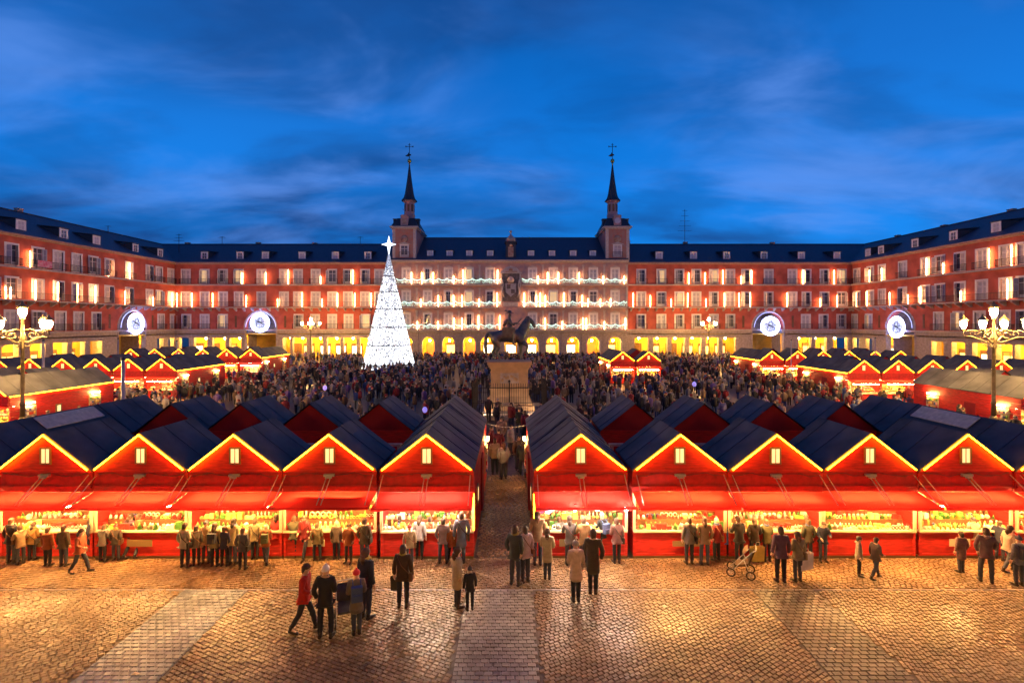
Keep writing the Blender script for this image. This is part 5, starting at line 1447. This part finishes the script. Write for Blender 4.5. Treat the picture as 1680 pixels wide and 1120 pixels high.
def person(px, py, top, pose, coat, hair, label, face=PI, hat=None, scarf=None, scale_fix=None):
    """px, py: where the feet stand in the photograph; top: head top"""
    Z = F_PX*CAM_H/(py-HORIZON); X = (px-840)*Z/F_PX
    h = (py-top)*Z/F_PX; s = max(.55, min(1.12, h/1.72))
    if scale_fix: s = scale_fix
    P = PP[pose]
    t = thing("person", label, "person", (X, Z, .015), face, "people walking and standing before the front stalls")
    t.scale = (s, s, s)
    put("body", P['body'], t)
    c = put("coat", P['coat'], t); c.color = (*coat, 1)
    put("trousers", P['trousers'], t)
    for m in P['shoes']: put("shoe", m, t)
    h_ = put("hat" if hair == 'hat' else "hair", P['hair'][hair], t); h_.color = (*(hat or (.3, .02, .02)), 1)
    xr = random.Random(int(px)*7+int(py)); k_ = xr.random()
    if k_ < .30: put("hood", P['hood'], t).color = (*[min(1, q*1.5+.02) for q in coat], 1)
    elif k_ < .50 and not scarf: scarf = xr.choice([(.4, .03, .03), (.45, .4, .3), (.08, .12, .3), (.3, .22, .05)])
    k_ = xr.random()
    if k_ < .28: put("shoulder_bag", P['strap'], t).color = (*xr.choice([(.03, .025, .02), (.14, .06, .03), (.3, .2, .1)]), 1)
    elif k_ < .40: put("backpack", P['pack'], t).color = (*xr.choice([(.03, .03, .04), (.05, .08, .2), (.25, .03, .03), (.1, .12, .05)]), 1)
    if scarf: put("scarf", P['scarf'], t).color = (*scarf, 1)
    return t
BLK, BRN, TAN, GRY, RED, NVY, OLV, BLU, CRM, PUR = (.018,.018,.022), (.07,.04,.025), (.30,.20,.11), (.14,.13,.125), (.50,.02,.015), (.03,.04,.08), (.10,.10,.04), (.05,.14,.5), (.48,.38,.26), (.10,.05,.09)
A = lambda d: math.radians(d)
person(499, 1037, 925, 'walk', RED, 'short', "woman in a bright red coat and black boots stepping left beside the pushchair group", A(95))
person(534, 1048, 928, 'padded', BLK, 'hat', "person in black padded jacket and white knitted hat standing nearest the camera, back turned", A(180), hat=(.6,.56,.55))
person(585, 1042, 936, 'skirtcoat', (.16,.13,.11), 'hat', "person in long grey brown coat and red hat bending over the pushchair", A(200), hat=(.6,.02,.03))
person(600, 1016, 900, 'talk', (.03,.03,.045), 'long', "woman with blonde hair and dark jacket just behind the red hat", A(150), scarf=(.5,.36,.06))
person(661, 998, 894, 'stand', BRN, 'short', "man in dark brown jacket and pale trousers standing alone left of the pale path", A(178))
person(750, 998, 898, 'longcoat', CRM, 'long', "woman in a long cream coat walking with a small child", A(120))
person(771, 1002, 930, 'stand', BLK, 'hat', "small child in black coat beside the cream coated woman", A(200), hat=(.05,.05,.06))
person(845, 961, 862, 'pockets', (.045,.05,.045), 'short', "man in a dark green coat with hands in pockets at the aisle mouth", A(150))
person(862, 956, 863, 'talk', (.45,.33,.36), 'short', "woman in pale pink jacket next to the dark green coat", A(210))
person(882, 928, 838, 'talk', TAN, 'long', "tall tan coated person in front of the aisle corner of the first right stall", A(180))
person(898, 951, 868, 'skirtcoat', (.46,.36,.22), 'long', "blonde woman in pale yellow flared coat and jeans", A(170))
person(945, 988, 888, 'skirtcoat', (.62,.45,.32), 'hat', "person in wide beige cape and black stockings on the open paving right of the path", A(185), hat=(.3,.25,.2))
person(973, 975, 868, 'longcoat', (.05,.04,.03), 'short', "person in long dark coat beside the wide beige cape", A(170))
person(935, 928, 848, 'reach', GRY, 'long', "grey coated shopper at the first right counter among the socks", A(182))
person(958, 930, 850, 'reach', (.35,.2,.08), 'short', "ochre jacket shopper at the first right counter", A(176))
person(1012, 925, 850, 'talk', (.2,.1,.09), 'short', "shopper in maroon coat by the second dazzling bulb", A(185))
person(1131, 926, 848, 'stand', GRY, 'short', "grey jacket person of the pair before the second right stall", A(183))
person(1156, 927, 848, 'pockets', (.22,.15,.08), 'long', "brown jacket person in light jeans of the pair before the second right stall", A(172))
person(1192, 915, 868, 'stand', BLU, 'short', "child in vivid blue jacket by the third right stall", A(180))
person(1213, 925, 848, 'reach', BLK, 'short', "person in black jacket leaning to the third right counter", A(190))
person(1238, 922, 850, 'padded', (.04,.035,.035), 'long', "woman in dark padded jacket behind the yellow bagged pushchair", A(170))
person(1259, 922, 853, 'reach', OLV, 'short', "olive coat shopper at the third right counter", A(180))
person(1281, 956, 864, 'stand', PUR, 'short', "man in dark purple suit standing beside the big white bag", A(176))
person(1309, 955, 872, 'talk', (.2,.17,.13), 'long', "woman in grey beige coat carrying the big white bag", A(190))
person(1326, 920, 852, 'pockets', (.06,.06,.04), 'short', "dark green jacket shopper at the seam of the third and fourth right stalls", A(180))
person(1409, 945, 880, 'stand', (.32,.26,.2), 'short', "beige jacket person of the pair walking before the fourth right stall", A(60))
person(1436, 950, 882, 'walk', (.10,.08,.07), 'short', "dark jacket person of the pair walking before the fourth right stall", A(100))
person(1577, 940, 872, 'longcoat', (.17,.09,.09), 'short', "person in maroon coat near the fifth right stall", A(185))
person(1618, 956, 866, 'padded', (.10,.055,.07), 'short', "broad person in dark purple jacket beside the maroon coat", A(150))
person(1655, 938, 862, 'walk', (.42,.3,.24), 'long', "person in pale peach coat near the right picture edge", A(90))
person(1672, 962, 880, 'stand', (.16,.15,.18), 'hat', "person in grey coat and dark hat at the right picture edge", A(180), hat=(.05,.05,.08))
# left stalls
person(18, 925, 850, 'padded', (.035,.03,.04), 'short', "person in black jacket at the left picture edge", A(170))
person(52, 920, 858, 'reach', (.30,.16,.05), 'long', "person in ochre coat leaning at the leftmost counter", A(185))
person(104, 930, 862, 'stand', (.09,.07,.05), 'short', "dark brown coat person before the fifth left stall", A(178))
person(131, 940, 868, 'walk', (.35,.09,.04), 'long', "woman in rust coat walking before the fifth left stall", A(95))
person(168, 922, 862, 'reach', GRY, 'short', "grey coat shopper at the fourth left counter", A(180))
person(190, 920, 860, 'pockets', (.07,.055,.045), 'hat', "shopper in dark coat and red hat at the fourth left counter", A(186), hat=(.45,.03,.03))
person(303, 932, 858, 'padded', (.38,.34,.26), 'short', "stout person in pale beige jacket before the third left stall", A(170))
person(322, 928, 862, 'talk', (.15,.14,.11), 'short', "grey green coat person half behind the pale beige jacket", A(200))
person(352, 930, 858, 'stand', (.28,.24,.12), 'long', "woman in khaki coat before the third left stall", A(182))
person(381, 928, 852, 'reach', (.40,.33,.17), 'long', "blonde person in sand coat at the third left counter", A(176))
person(398, 935, 866, 'pockets', (.10,.09,.09), 'short', "person in charcoal coat right of the sand coat", A(180))
person(418, 918, 850, 'stand', (.33,.26,.14), 'short', "person in straw coloured jacket at the second left stall", A(184))
person(452, 915, 846, 'reach', RED, 'long', "woman in red jacket shopping at the second left stall", A(180))
person(482, 915, 846, 'talk', (.12,.11,.07), 'short', "grey green jacket shopper right of the red jacket", A(176))
person(520, 920, 858, 'padded', (.17,.13,.07), 'short', "brown padded shopper between the first and second left stalls", A(190))
person(552, 918, 855, 'stand', (.10,.07,.06), 'hat', "shopper in dark coat and cream hat at the second left counter", A(180), hat=(.5,.42,.3))
person(598, 925, 850, 'pockets', (.13,.10,.07), 'short', "brown coat person framed by the white lit first left counter", A(176))
person(628, 912, 852, 'reach', (.30,.28,.27), 'short', "pale grey jacket shopper at the first left counter", A(182))
person(655, 912, 848, 'reach', (.45,.36,.05), 'long', "shopper in mustard yellow coat at the first left counter", A(180))
person(688, 918, 846, 'stand', (.36,.33,.36), 'long', "woman in lilac grey coat holding a white bag at the first left stall", A(172))
person(706, 912, 848, 'talk', (.5,.16,.08), 'short', "person in orange jacket at the right end of the first left counter", A(184))
person(727, 925, 850, 'padded', (.20,.17,.19), 'short', "person in mauve grey padded coat by the last left stall corner", A(178))
person(757, 925, 840, 'longcoat', (.13,.16,.26), 'short', "tall person in slate blue coat at the aisle end of the left stalls", A(190))

# more shoppers close along the counters
sr_ = random.Random(77)
used_c = set()
shc = {"black": BLK, "brown": BRN, "grey": GRY, "rust": (.28, .08, .03), "navy": NVY, "sand": TAN, "cream": CRM, "green": (.04, .09, .05), "plum": PUR, "wine": (.22, .02, .03)}
for px_ in (34, 78, 150, 212, 226, 338, 368, 436, 466, 500, 572, 672, 742, 918, 990, 1176, 1350, 1500, 1598, 1640):
    py_ = sr_.uniform(911, 930); n_ = min(range(12), key=lambda q: abs((lx+rx)[q]-(px_-840)*15/F_PX)); cn_ = sr_.choice([q for q in shc if (n_, q) not in used_c]); used_c.add((n_, cn_))
    person(px_, py_, py_-sr_.uniform(62, 72), sr_.choice(['stand', 'pockets', 'talk', 'reach', 'padded', 'photo', 'longcoat', 'walk']), shc[cn_], sr_.choice(['short', 'long', 'short', 'hat']),
           "shopper in %s coat close to the %s front stall %s of the aisle" % (cn_, ordn[n_ % 6], "left" if n_ < 6 else "right"), A(180+sr_.choice([0, 0, 12, -15, 60, -70, 25, 170])), hat=sr_.choice([(.4, .03, .03), (.5, .45, .35), (.04, .04, .06)]))

# bags and pushchairs
def at_px(px, py): Z = F_PX*CAM_H/(py-HORIZON); return (px-840)*Z/F_PX, Z
def bag(px, py, z, w, h, col, label, rz=0.0):
    x, y = at_px(px, py)
    t = thing("shopping_bag", label, "bag", (x, y, z), rz)
    m = MB(); d = w*.35
    m.add([(-w/2,-d/2,0),(w/2,-d/2,0),(w/2,d/2,0),(-w/2,d/2,0),(-w*.56,-d*.42,h),(w*.56,-d*.42,h),(w*.56,d*.42,h),(-w*.56,d*.42,h)],
          [(0,3,2,1),(0,1,5,4),(1,2,6,5),(2,3,7,6),(3,0,4,7)])
    put("sack", m.mesh("sack", mat("bag_paper", col, .7, var=.15)), t)
    put("handle", MB().tube([(-w*.2, -d*.42, h-.01), (-w*.12, -d*.3, h+.14), (w*.12, -d*.3, h+.14), (w*.2, -d*.42, h-.01)], .008, 5).mesh("handle", 'cream'), t)
bag(1321, 952, .33, .42, .44, (.62, .55, .56), "big whitish shopping bag in front of the third right stall", .3)
bag(1242, 945, .45, .36, .40, (.70, .50, .12), "yellow bag hanging on the pushchair by the third right stall", .1)
bag(648, 994, .42, .20, .34, (.04, .035, .03), "black bag carried by the man in dark brown jacket")
bag(692, 914, .50, .20, .38, (.75, .72, .66), "tall white carrier bag at the first left stall")
bag(348, 927, .45, .20, .34, (.7, .62, .6), "white carrier bag hanging by the khaki coat")
def pushchair(px, py, rz, col, label):
    x, y = at_px(px, py)
    t = thing("pushchair", label, "pushchair", (x, y, .015), rz)
    fr = MB()
    for s in (-.24, .24):
        fr.tube([(s, .42, 1.02), (s, .30, .95), (s, -.15, .42), (s, -.38, .13)], .016, 5)
        fr.tube([(s, .05, .62), (s, .25, .14)], .015, 5)
    fr.tube([(-.24, .42, 1.02), (.24, .42, 1.02)], .018, 6); fr.tube([(-.24, .25, .14), (.24, .25, .14)], .012, 5)
    t.scale = (.82, .82, .82)
    put("frame", fr.mesh("frame", 'metal'), t)
    wm = MB(); pts = [(0, .13*math.cos(2*PI*k/16), .13*math.sin(2*PI*k/16)) for k in range(17)]
    wm.tube(pts, .024, 6, caps=False)
    rm = MB()
    for k in range(6): rm.tube([(0, 0, 0), (0, .12*math.cos(PI*k/3), .12*math.sin(PI*k/3))], .008, 4)
    wme, rme = wm.mesh("tyre", 'shoe'), rm.mesh("spokes", 'metal')
    for X_ in (-.27, .27):
        for Y_ in (-.36, .26):
            w_ = put("wheel", wme, t, (X_, Y_, .155)); put("spokes", rme, w_)
    se = MB().add([(-.2,.18,.52),(.2,.18,.52),(.2,-.22,.40),(-.2,-.22,.40),(-.2,.18,.44),(.2,.18,.44),(.2,-.22,.34),(-.2,-.22,.34)], [(0,3,2,1),(4,5,6,7),(0,1,5,4),(1,2,6,5),(2,3,7,6),(3,0,4,7)])
    se.add([(-.2,.17,.50),(.2,.17,.50),(.2,.34,.98),(-.2,.34,.98),(-.2,.22,.48),(.2,.22,.48),(.2,.39,.96),(-.2,.39,.96)], [(0,3,2,1),(4,5,6,7),(0,1,5,4),(1,2,6,5),(2,3,7,6),(3,0,4,7)])
    mt = mat("pushchair_cloth", col, .8, var=.2)
    put("seat", se.mesh("seat", mt), t)
    hd = MB(); rows = []
    for j in range(6):
        a = PI*.15+PI*.42*j/5
        for k in range(2): rows.append(((-.23, .23)[k], .20-.36*math.cos(a)*-1*.0-.34*math.sin(a)+.14, .72+.34*math.cos(a)))
    hd.add(rows, [(2*j, 2*j+1, 2*j+3, 2*j+2) for j in range(5)], 0, True)
    put("hood", hd.mesh("hood", mt), t)
pushchair(566, 1020, A(20), (.05, .045, .05), "dark pushchair in the middle of the group nearest the camera")
pushchair(1218, 944, A(-115), (.10, .06, .03), "brown pushchair standing before the third right stall")

# ------------------------------------------------------------------ the crowd on the square
cr = random.Random(21)
def low_person(k):
    pz = ['stand', 'pockets', 'talk', 'walk', 'longcoat', 'padded'][k]
    P = person_parts(POSES[pz], 0)
    parts = [(P['body'], 0), (P['coat'], 1), (P['trousers'], 2)]+[(m, 3) for m in P['shoes']]+[(P['hair'][('short', 'long')[k % 2]], 4)]
    me = join_meshes("crowd_person", parts, ('skin', 'coat', 'trousers', 'shoe', 'hair'))
    return me
LP = [low_person(k) for k in range(6)]
CC = {"dark": (.03,.03,.035), "brown": (.12,.07,.045), "grey": (.18,.17,.18), "red": (.26,.03,.035), "pale": (.34,.30,.30), "blue": (.06,.10,.24), "violet": (.20,.12,.32), "tan": (.30,.20,.12)}
CN = ["dark"]*9+["brown"]*2+["grey"]*3+["red"]*2+["pale"]*2+["blue"]*2+["violet", "tan", "tan"]
def blocked(x, y):
    if math.hypot(x-(638-840)*75/F_PX, y-75) < 4.3: return True
    if abs(x-SX) < 3.1 and abs(y-SY) < 3.1: return True
    if y < 24.3: return True
    for (xa, xb, ya, yb) in ((-60, -30.3, 28.8, 39), (-60, -31.2, 45, 56), (-60, -32, 62.5, 73), (29.9, 60, 28.4, 38.5), (29.9, 60, 43, 54), (29.5, 60, 58, 69), (11.2, 18.2, 56.8, 67.5)):
        if xa < x < xb and ya < y < yb: return True
    return False
spots = []
y = 25.0
while y < 98:
    x = -min(46, y*1.06)
    dens = .70 if y < 34 else 1.0
    while x < min(46, y*1.06):
        xx, yy = x+cr.uniform(-.45, .45), y+cr.uniform(-.45, .45)
        clump = .5+.5*math.sin(xx*.45+1.3*math.sin(yy*.31))*math.cos(yy*.37+.8)
        if cr.random() < dens*(.10+1.0*clump**1.4)*(1 if abs(xx) < 30 else .6) and not blocked(xx, yy): spots.append((xx, yy))
        x += .95
    y += .95
def in_sight(x, y):
    px = 840+F_PX*x/y; head = HORIZON+F_PX*(CAM_H-1.7)/y
    if abs(px-840) > 860: return False
    return head < 716 if abs(px-832) > 40 else True
near_spots = [s for s in spots if in_sight(*s)]
near_spots.sort(key=lambda s: s[1])
singles, rest = near_spots[:235], near_spots[235:]
for x, y in singles:
    cn = cr.choice(CN)
    me = LP[cr.randrange(6)]; s = cr.uniform(.90, 1.08)
    o = put("person", me, None, (x, y, 0), cr.uniform(0, 2*PI), (s, s, s)); o.color = (*[c*cr.uniform(.7, 1.3) for c in CC[cn]], 1)
    tag(o, "visitor in %s clothing in the packed crowd around the statue" % cn, "person", "visitors in %s clothing in the packed crowd" % cn)
# a few strolling in the aisle
for i, (px, py, cn) in enumerate(((812, 778, "tan"), (826, 786, "grey"), (850, 772, "brown"), (858, 782, "dark"), (806, 752, "red"), (838, 748, "pale"))):
    x, y = at_px(px, py)
    o = put("person", LP[i % 6], None, (x, y, 0), cr.uniform(0, 6.28)); o.color = (*CC[cn], 1)
    tag(o, "visitor in %s clothing strolling in the aisle between the stall blocks" % cn, "person", "visitors strolling in the aisle")
# the rest of the crowd: one mass
def box_person():
    m = MB()
    m.lathe([(.10, .75), (.22, .8), (.19, 1.1), (.23, 1.36), (.08, 1.5)], 6, m=0)
    for s in (-1, 1):
        m.tube([(s*.09, 0, .85), (s*.10, -.02, .02)], [.085, .055], 4, 1, caps=False)
        m.tube([(s*.2, 0, 1.38), (s*.27, -.02, 1.1), (s*.24, -.12, .85)], [.06, .055, .04], 4, 0, caps=False)
    m.ball((0, 0, 1.6), .105, 6, 5, 2, (.85, 1, 1.15)); m.ball((0, .02, 1.64), .112, 6, 4, 3, (.9, 1, 1))
    return m
bp = box_person()
tv = np.array(bp.v); tf = bp.f; tm = np.array(bp.m)
cm = {}
mats_c = [mat("crowd_cloth_"+k, v, .85) for k, v in CC.items()]
keys = list(CC)
allv, allf, allm = [], [], []
off = 0
for x, y in rest:
    a = cr.uniform(0, 2*PI); s = cr.uniform(.88, 1.08); c, n = math.cos(a)*s, math.sin(a)*s
    v = tv.copy(); X = v[:, 0]*c-v[:, 1]*n+x; Y = v[:, 0]*n+v[:, 1]*c+y
    allv.append(np.stack([X, Y, v[:, 2]*s], 1))
    k = keys.index(cr.choice(CN)); hairm = cr.choice([len(keys)+1, len(keys)+2, len(keys)+1, keys.index("red"), keys.index("pale"), len(keys)+1])
    mp = np.array([k, keys.index("dark") if cr.random() < .6 else keys.index("blue"), len(keys), hairm])
    allf += [[i+off for i in f] for f in tf]; allm.append(mp[tm]); off += len(tv)
me = bpy.data.meshes.new("crowd"); me.from_pydata(np.concatenate(allv).tolist(), [], allf)
for x in mats_c: me.materials.append(x)
me.materials.append(M['skin']); me.materials.append(mat("dark_hair", (.03, .02, .015), .6)); me.materials.append(mat("fair_hair", (.25, .14, .06), .6))
me.polygons.foreach_set("material_index", np.concatenate(allm)); me.polygons.foreach_set("use_smooth", [True]*len(me.polygons)); me.update()
tag(put("crowd", me), "dense crowd filling the far part of the square up to the arcades", "crowd", None, "stuff")
print("crowd", len(singles), len(rest))

# balloons and small glowing toys in the crowd
for px, py, col, lab in ((1139, 630, (.35, .30, 1.0), "glowing violet toy balloon held up in the crowd right of the small stall pair"), (533, 636, (.45, .35, 1.0), "glowing violet toy balloon in the crowd left of the light tree"),
                         (697, 672, (.3, .25, .9), "glowing blue toy near the top of the aisle roof")):
    Z = 40 if px != 697 else 33
    x = (px-840)*Z/F_PX; z = CAM_H-(py-HORIZON)*Z/F_PX
    t = thing("balloon", lab, "balloon", (x, Z, z))
    put("skin", MB().ball((0, 0, 0), .17, 10, 8, sc_=(1, 1, 1.2)).mesh("balloon_skin", mat("balloon", col, .3, emit=col, strength=.35)), t)
    put("string", MB().tube([(0, 0, -.3), (.05, 0, -z+1.2)], .01, 4).mesh("string", 'iron'), t)

# ------------------------------------------------------------------ paving
pr = random.Random(5)
def sett(w, d, h=.035):
    b = .010; m = MB()
    m.add([(-w/2,-d/2,0),(w/2,-d/2,0),(w/2,d/2,0),(-w/2,d/2,0),(-w/2+b,-d/2+b,h),(w/2-b,-d/2+b,h),(w/2-b,d/2-b,h),(-w/2+b,d/2-b,h)],
          [(4,5,6,7),(0,1,5,4),(1,2,6,5),(2,3,7,6),(3,0,4,7)])
    return m
Y_N, Y_M, Y_F = 8.7, 13.35, 15.05
PATHS = [(-1.22, .56), (-8.85, -7.15), (6.5, 8.15)]
STONE_V = [sett(.172, .118, h) for h in (.026, .030, .034, .028)]
STONE_M3 = [[m.mesh("paving_stone", k) for m in STONE_V] for k in ('grey_sett', 'cool_sett', 'brown_sett')]
def rows_of(x0, x1, y0, y1, w, d):
    out = []; y = y0; r = 0
    while y < y1:
        x = x0+(w*.5 if r % 2 else 0)*1.0
        x += 0.01
        if r % 2: out.append((x0+w*.25, y+d/2, 0, .45))
        while x+w*.3 < x1:
            ww = min(w, x1-x)
            out.append((x+ww/2+pr.uniform(-.003, .003), y+d/2+pr.uniform(-.004, .004), pr.uniform(-.02, .02), ww/w)); x += w+.010
        y += d+.008; r += 1
    return out
def tri_tilt(): return pr.uniform(-.022, .022), pr.uniform(-.022, .022)
names_ = [("stone_path", "middle"), ("stone_path", "left"), ("stone_path", "right")]
for pi_, (x0, x1) in enumerate(PATHS):
    root = tag(put("stone_path", MB().box(x0, x1, Y_N, Y_M, -.05, -.012).mesh("stone_path", 'ground')), kind='structure')
    lst = rows_of(x0, x1, Y_N, Y_M, .172, .118)
    lst.sort(key=lambda p: p[1])
    vis = [p for p in lst if p[1] > 9.6 and abs(p[0]) < p[1]*1.06]
    single = vis[:290 if pi_ == 0 else 150]; ss = set(single)
    mb = MB()
    for i, p in enumerate(lst):
        if p in ss:
            o = put("paving_stone", STONE_M3[pi_][i % 4], root, (p[0], p[1], -.012), p[2], (p[3], 1, 1)); a, b_ = tri_tilt(); o.rotation_euler.x = a*.6; o.rotation_euler.y = b_*.6
        else:
            t_ = STONE_V[i % 4]; c, s = math.cos(p[2]), math.sin(p[2]); a, b_ = tri_tilt()
            mb.add([(p[0]+x*p[3]*c-y*s, p[1]+x*p[3]*s+y*c, z-.012+a*.6*y-b_*.6*x) for x, y, z in t_.v], t_.f)
    tag(put("paving_stones", mb.mesh("paving_stones", ('grey_sett_mass', 'cool_sett_mass', 'brown_sett_mass')[pi_]), root), kind='stuff')
# fields of smaller setts laid on the skew, in fans that turn slowly
fields = [(-22, -8.87, 28), (-7.13, -1.24, -24), (.58, 6.48, 30), (8.17, 22, 78)]
FS_V = [sett(.124, .088, h) for h in (.026, .031, .036)]
FS_ME = [m.mesh("sett", 'sett') for m in FS_V]
def skew_rows(x0, x1, y0, y1, w, d, deg):
    a = math.radians(deg); ca, sa = math.cos(a), math.sin(a); cx, cy2 = (x0+x1)/2, (y0+y1)/2
    ext = math.hypot(x1-x0, y1-y0)/2+.3; out = []; v = -ext; r = 0
    while v < ext:
        u = -ext+(w/2 if r % 2 else 0)+pr.uniform(-.03, .03)
        while u < ext:
            x, y = cx+u*ca-v*sa, cy2+u*sa+v*ca+.03*math.sin(u*.8)
            if x0+.035 < x < x1-.035 and y0+.04 < y < y1-.04 and abs(x) < y*1.12+.6: out.append((x+pr.uniform(-.006, .006), y+pr.uniform(-.006, .006), a+pr.uniform(-.06, .06)))
            u += w+.008+pr.uniform(-.006, .010)
        v += d+.007; r += 1
    return out
root = tag(put("paving", MB().box(-24, 24, Y_N-.3, Y_F+.2, -.06, -.016).mesh("paving", 'ground')), kind='structure')
allst = []
for x0, x1, dg_ in fields: allst += skew_rows(x0, x1, Y_N, Y_M, .124, .088, dg_)
cand_ = sorted([p for p in allst if p[1] > 9.75 and abs(p[0]) < p[1]*1.04-.2], key=lambda p: p[1])[:290]
ss = set(cand_)
band = skew_rows(-24, 24, Y_M+.01, Y_F+.15, .124, .088, -8)
mb = MB()
for i, p in enumerate(allst+band):
    if p in ss:
        o = put("sett", FS_ME[i % 3], root, (p[0], p[1], -.016), p[2]); a, b_ = tri_tilt(); o.rotation_euler.x = a; o.rotation_euler.y = b_
    else:
        t_ = FS_V[i % 3]; c, s = math.cos(p[2]), math.sin(p[2]); a, b_ = tri_tilt()
        mb.add([(p[0]+x*c-y*s, p[1]+x*s+y*c, z-.016+a*y-b_*x) for x, y, z in t_.v], t_.f)
tag(put("setts", mb.mesh("setts", 'sett_mass'), root), kind='stuff')
put("border_line", boxmesh("border_line", -24, 24, Y_M-.015, Y_M+.012, -.015, .012, 'pale_stone'), root)
# aisle setts
lst = skew_rows(-1.15, .75, Y_F+.15, 23.5, .17, .11, 4)
mb = MB()
for i, p in enumerate(lst):
    t_ = FS_V[i % 3]; c, s = math.cos(p[2]), math.sin(p[2])
    mb.add([(p[0]+x*c-y*s, p[1]+x*s+y*c, z-.018) for x, y, z in t_.v], t_.f)
aisle = tag(put("aisle_paving", MB().box(-1.15, .75, Y_F+.2, 23.6, -.06, -.018).mesh("aisle_paving", 'ground')), kind='structure')
tag(put("setts", mb.mesh("aisle_setts", 'sett_mass'), aisle), kind='stuff')
# litter
for i, (px, py, lab) in enumerate(((447, 990, "crumpled pale paper left of the woman in red"), (1000, 1042, "white scrap of paper right of the pale path"), (222, 1107, "white scrap on the grey path near the bottom edge"),
                                   (1090, 996, "small white scrap on the paving right of the beige cape"), (1366, 1066, "tiny white scrap near the right grey path"), (12, 1010, "white scrap at the left picture edge"),
                                   (1580, 1006, "dark leaf lying on the paving at the right"))):
    x, y = at_px(px, py); r_ = random.Random(i)
    m = MB(); s = .07
    m.add([(-s, -s*.6, .0), (s, -s*.7, .012), (s*.8, s*.7, .0), (-s*.9, s*.5, .018), (0, 0, .03)], [(0, 1, 4), (1, 2, 4), (2, 3, 4), (3, 0, 4)])
    tag(put("paper_scrap" if i < 6 else "leaf", m.mesh("scrap", 'cream' if i < 6 else 'shoe'), None, (x, y, .024), r_.uniform(0, 3)), lab, "litter")
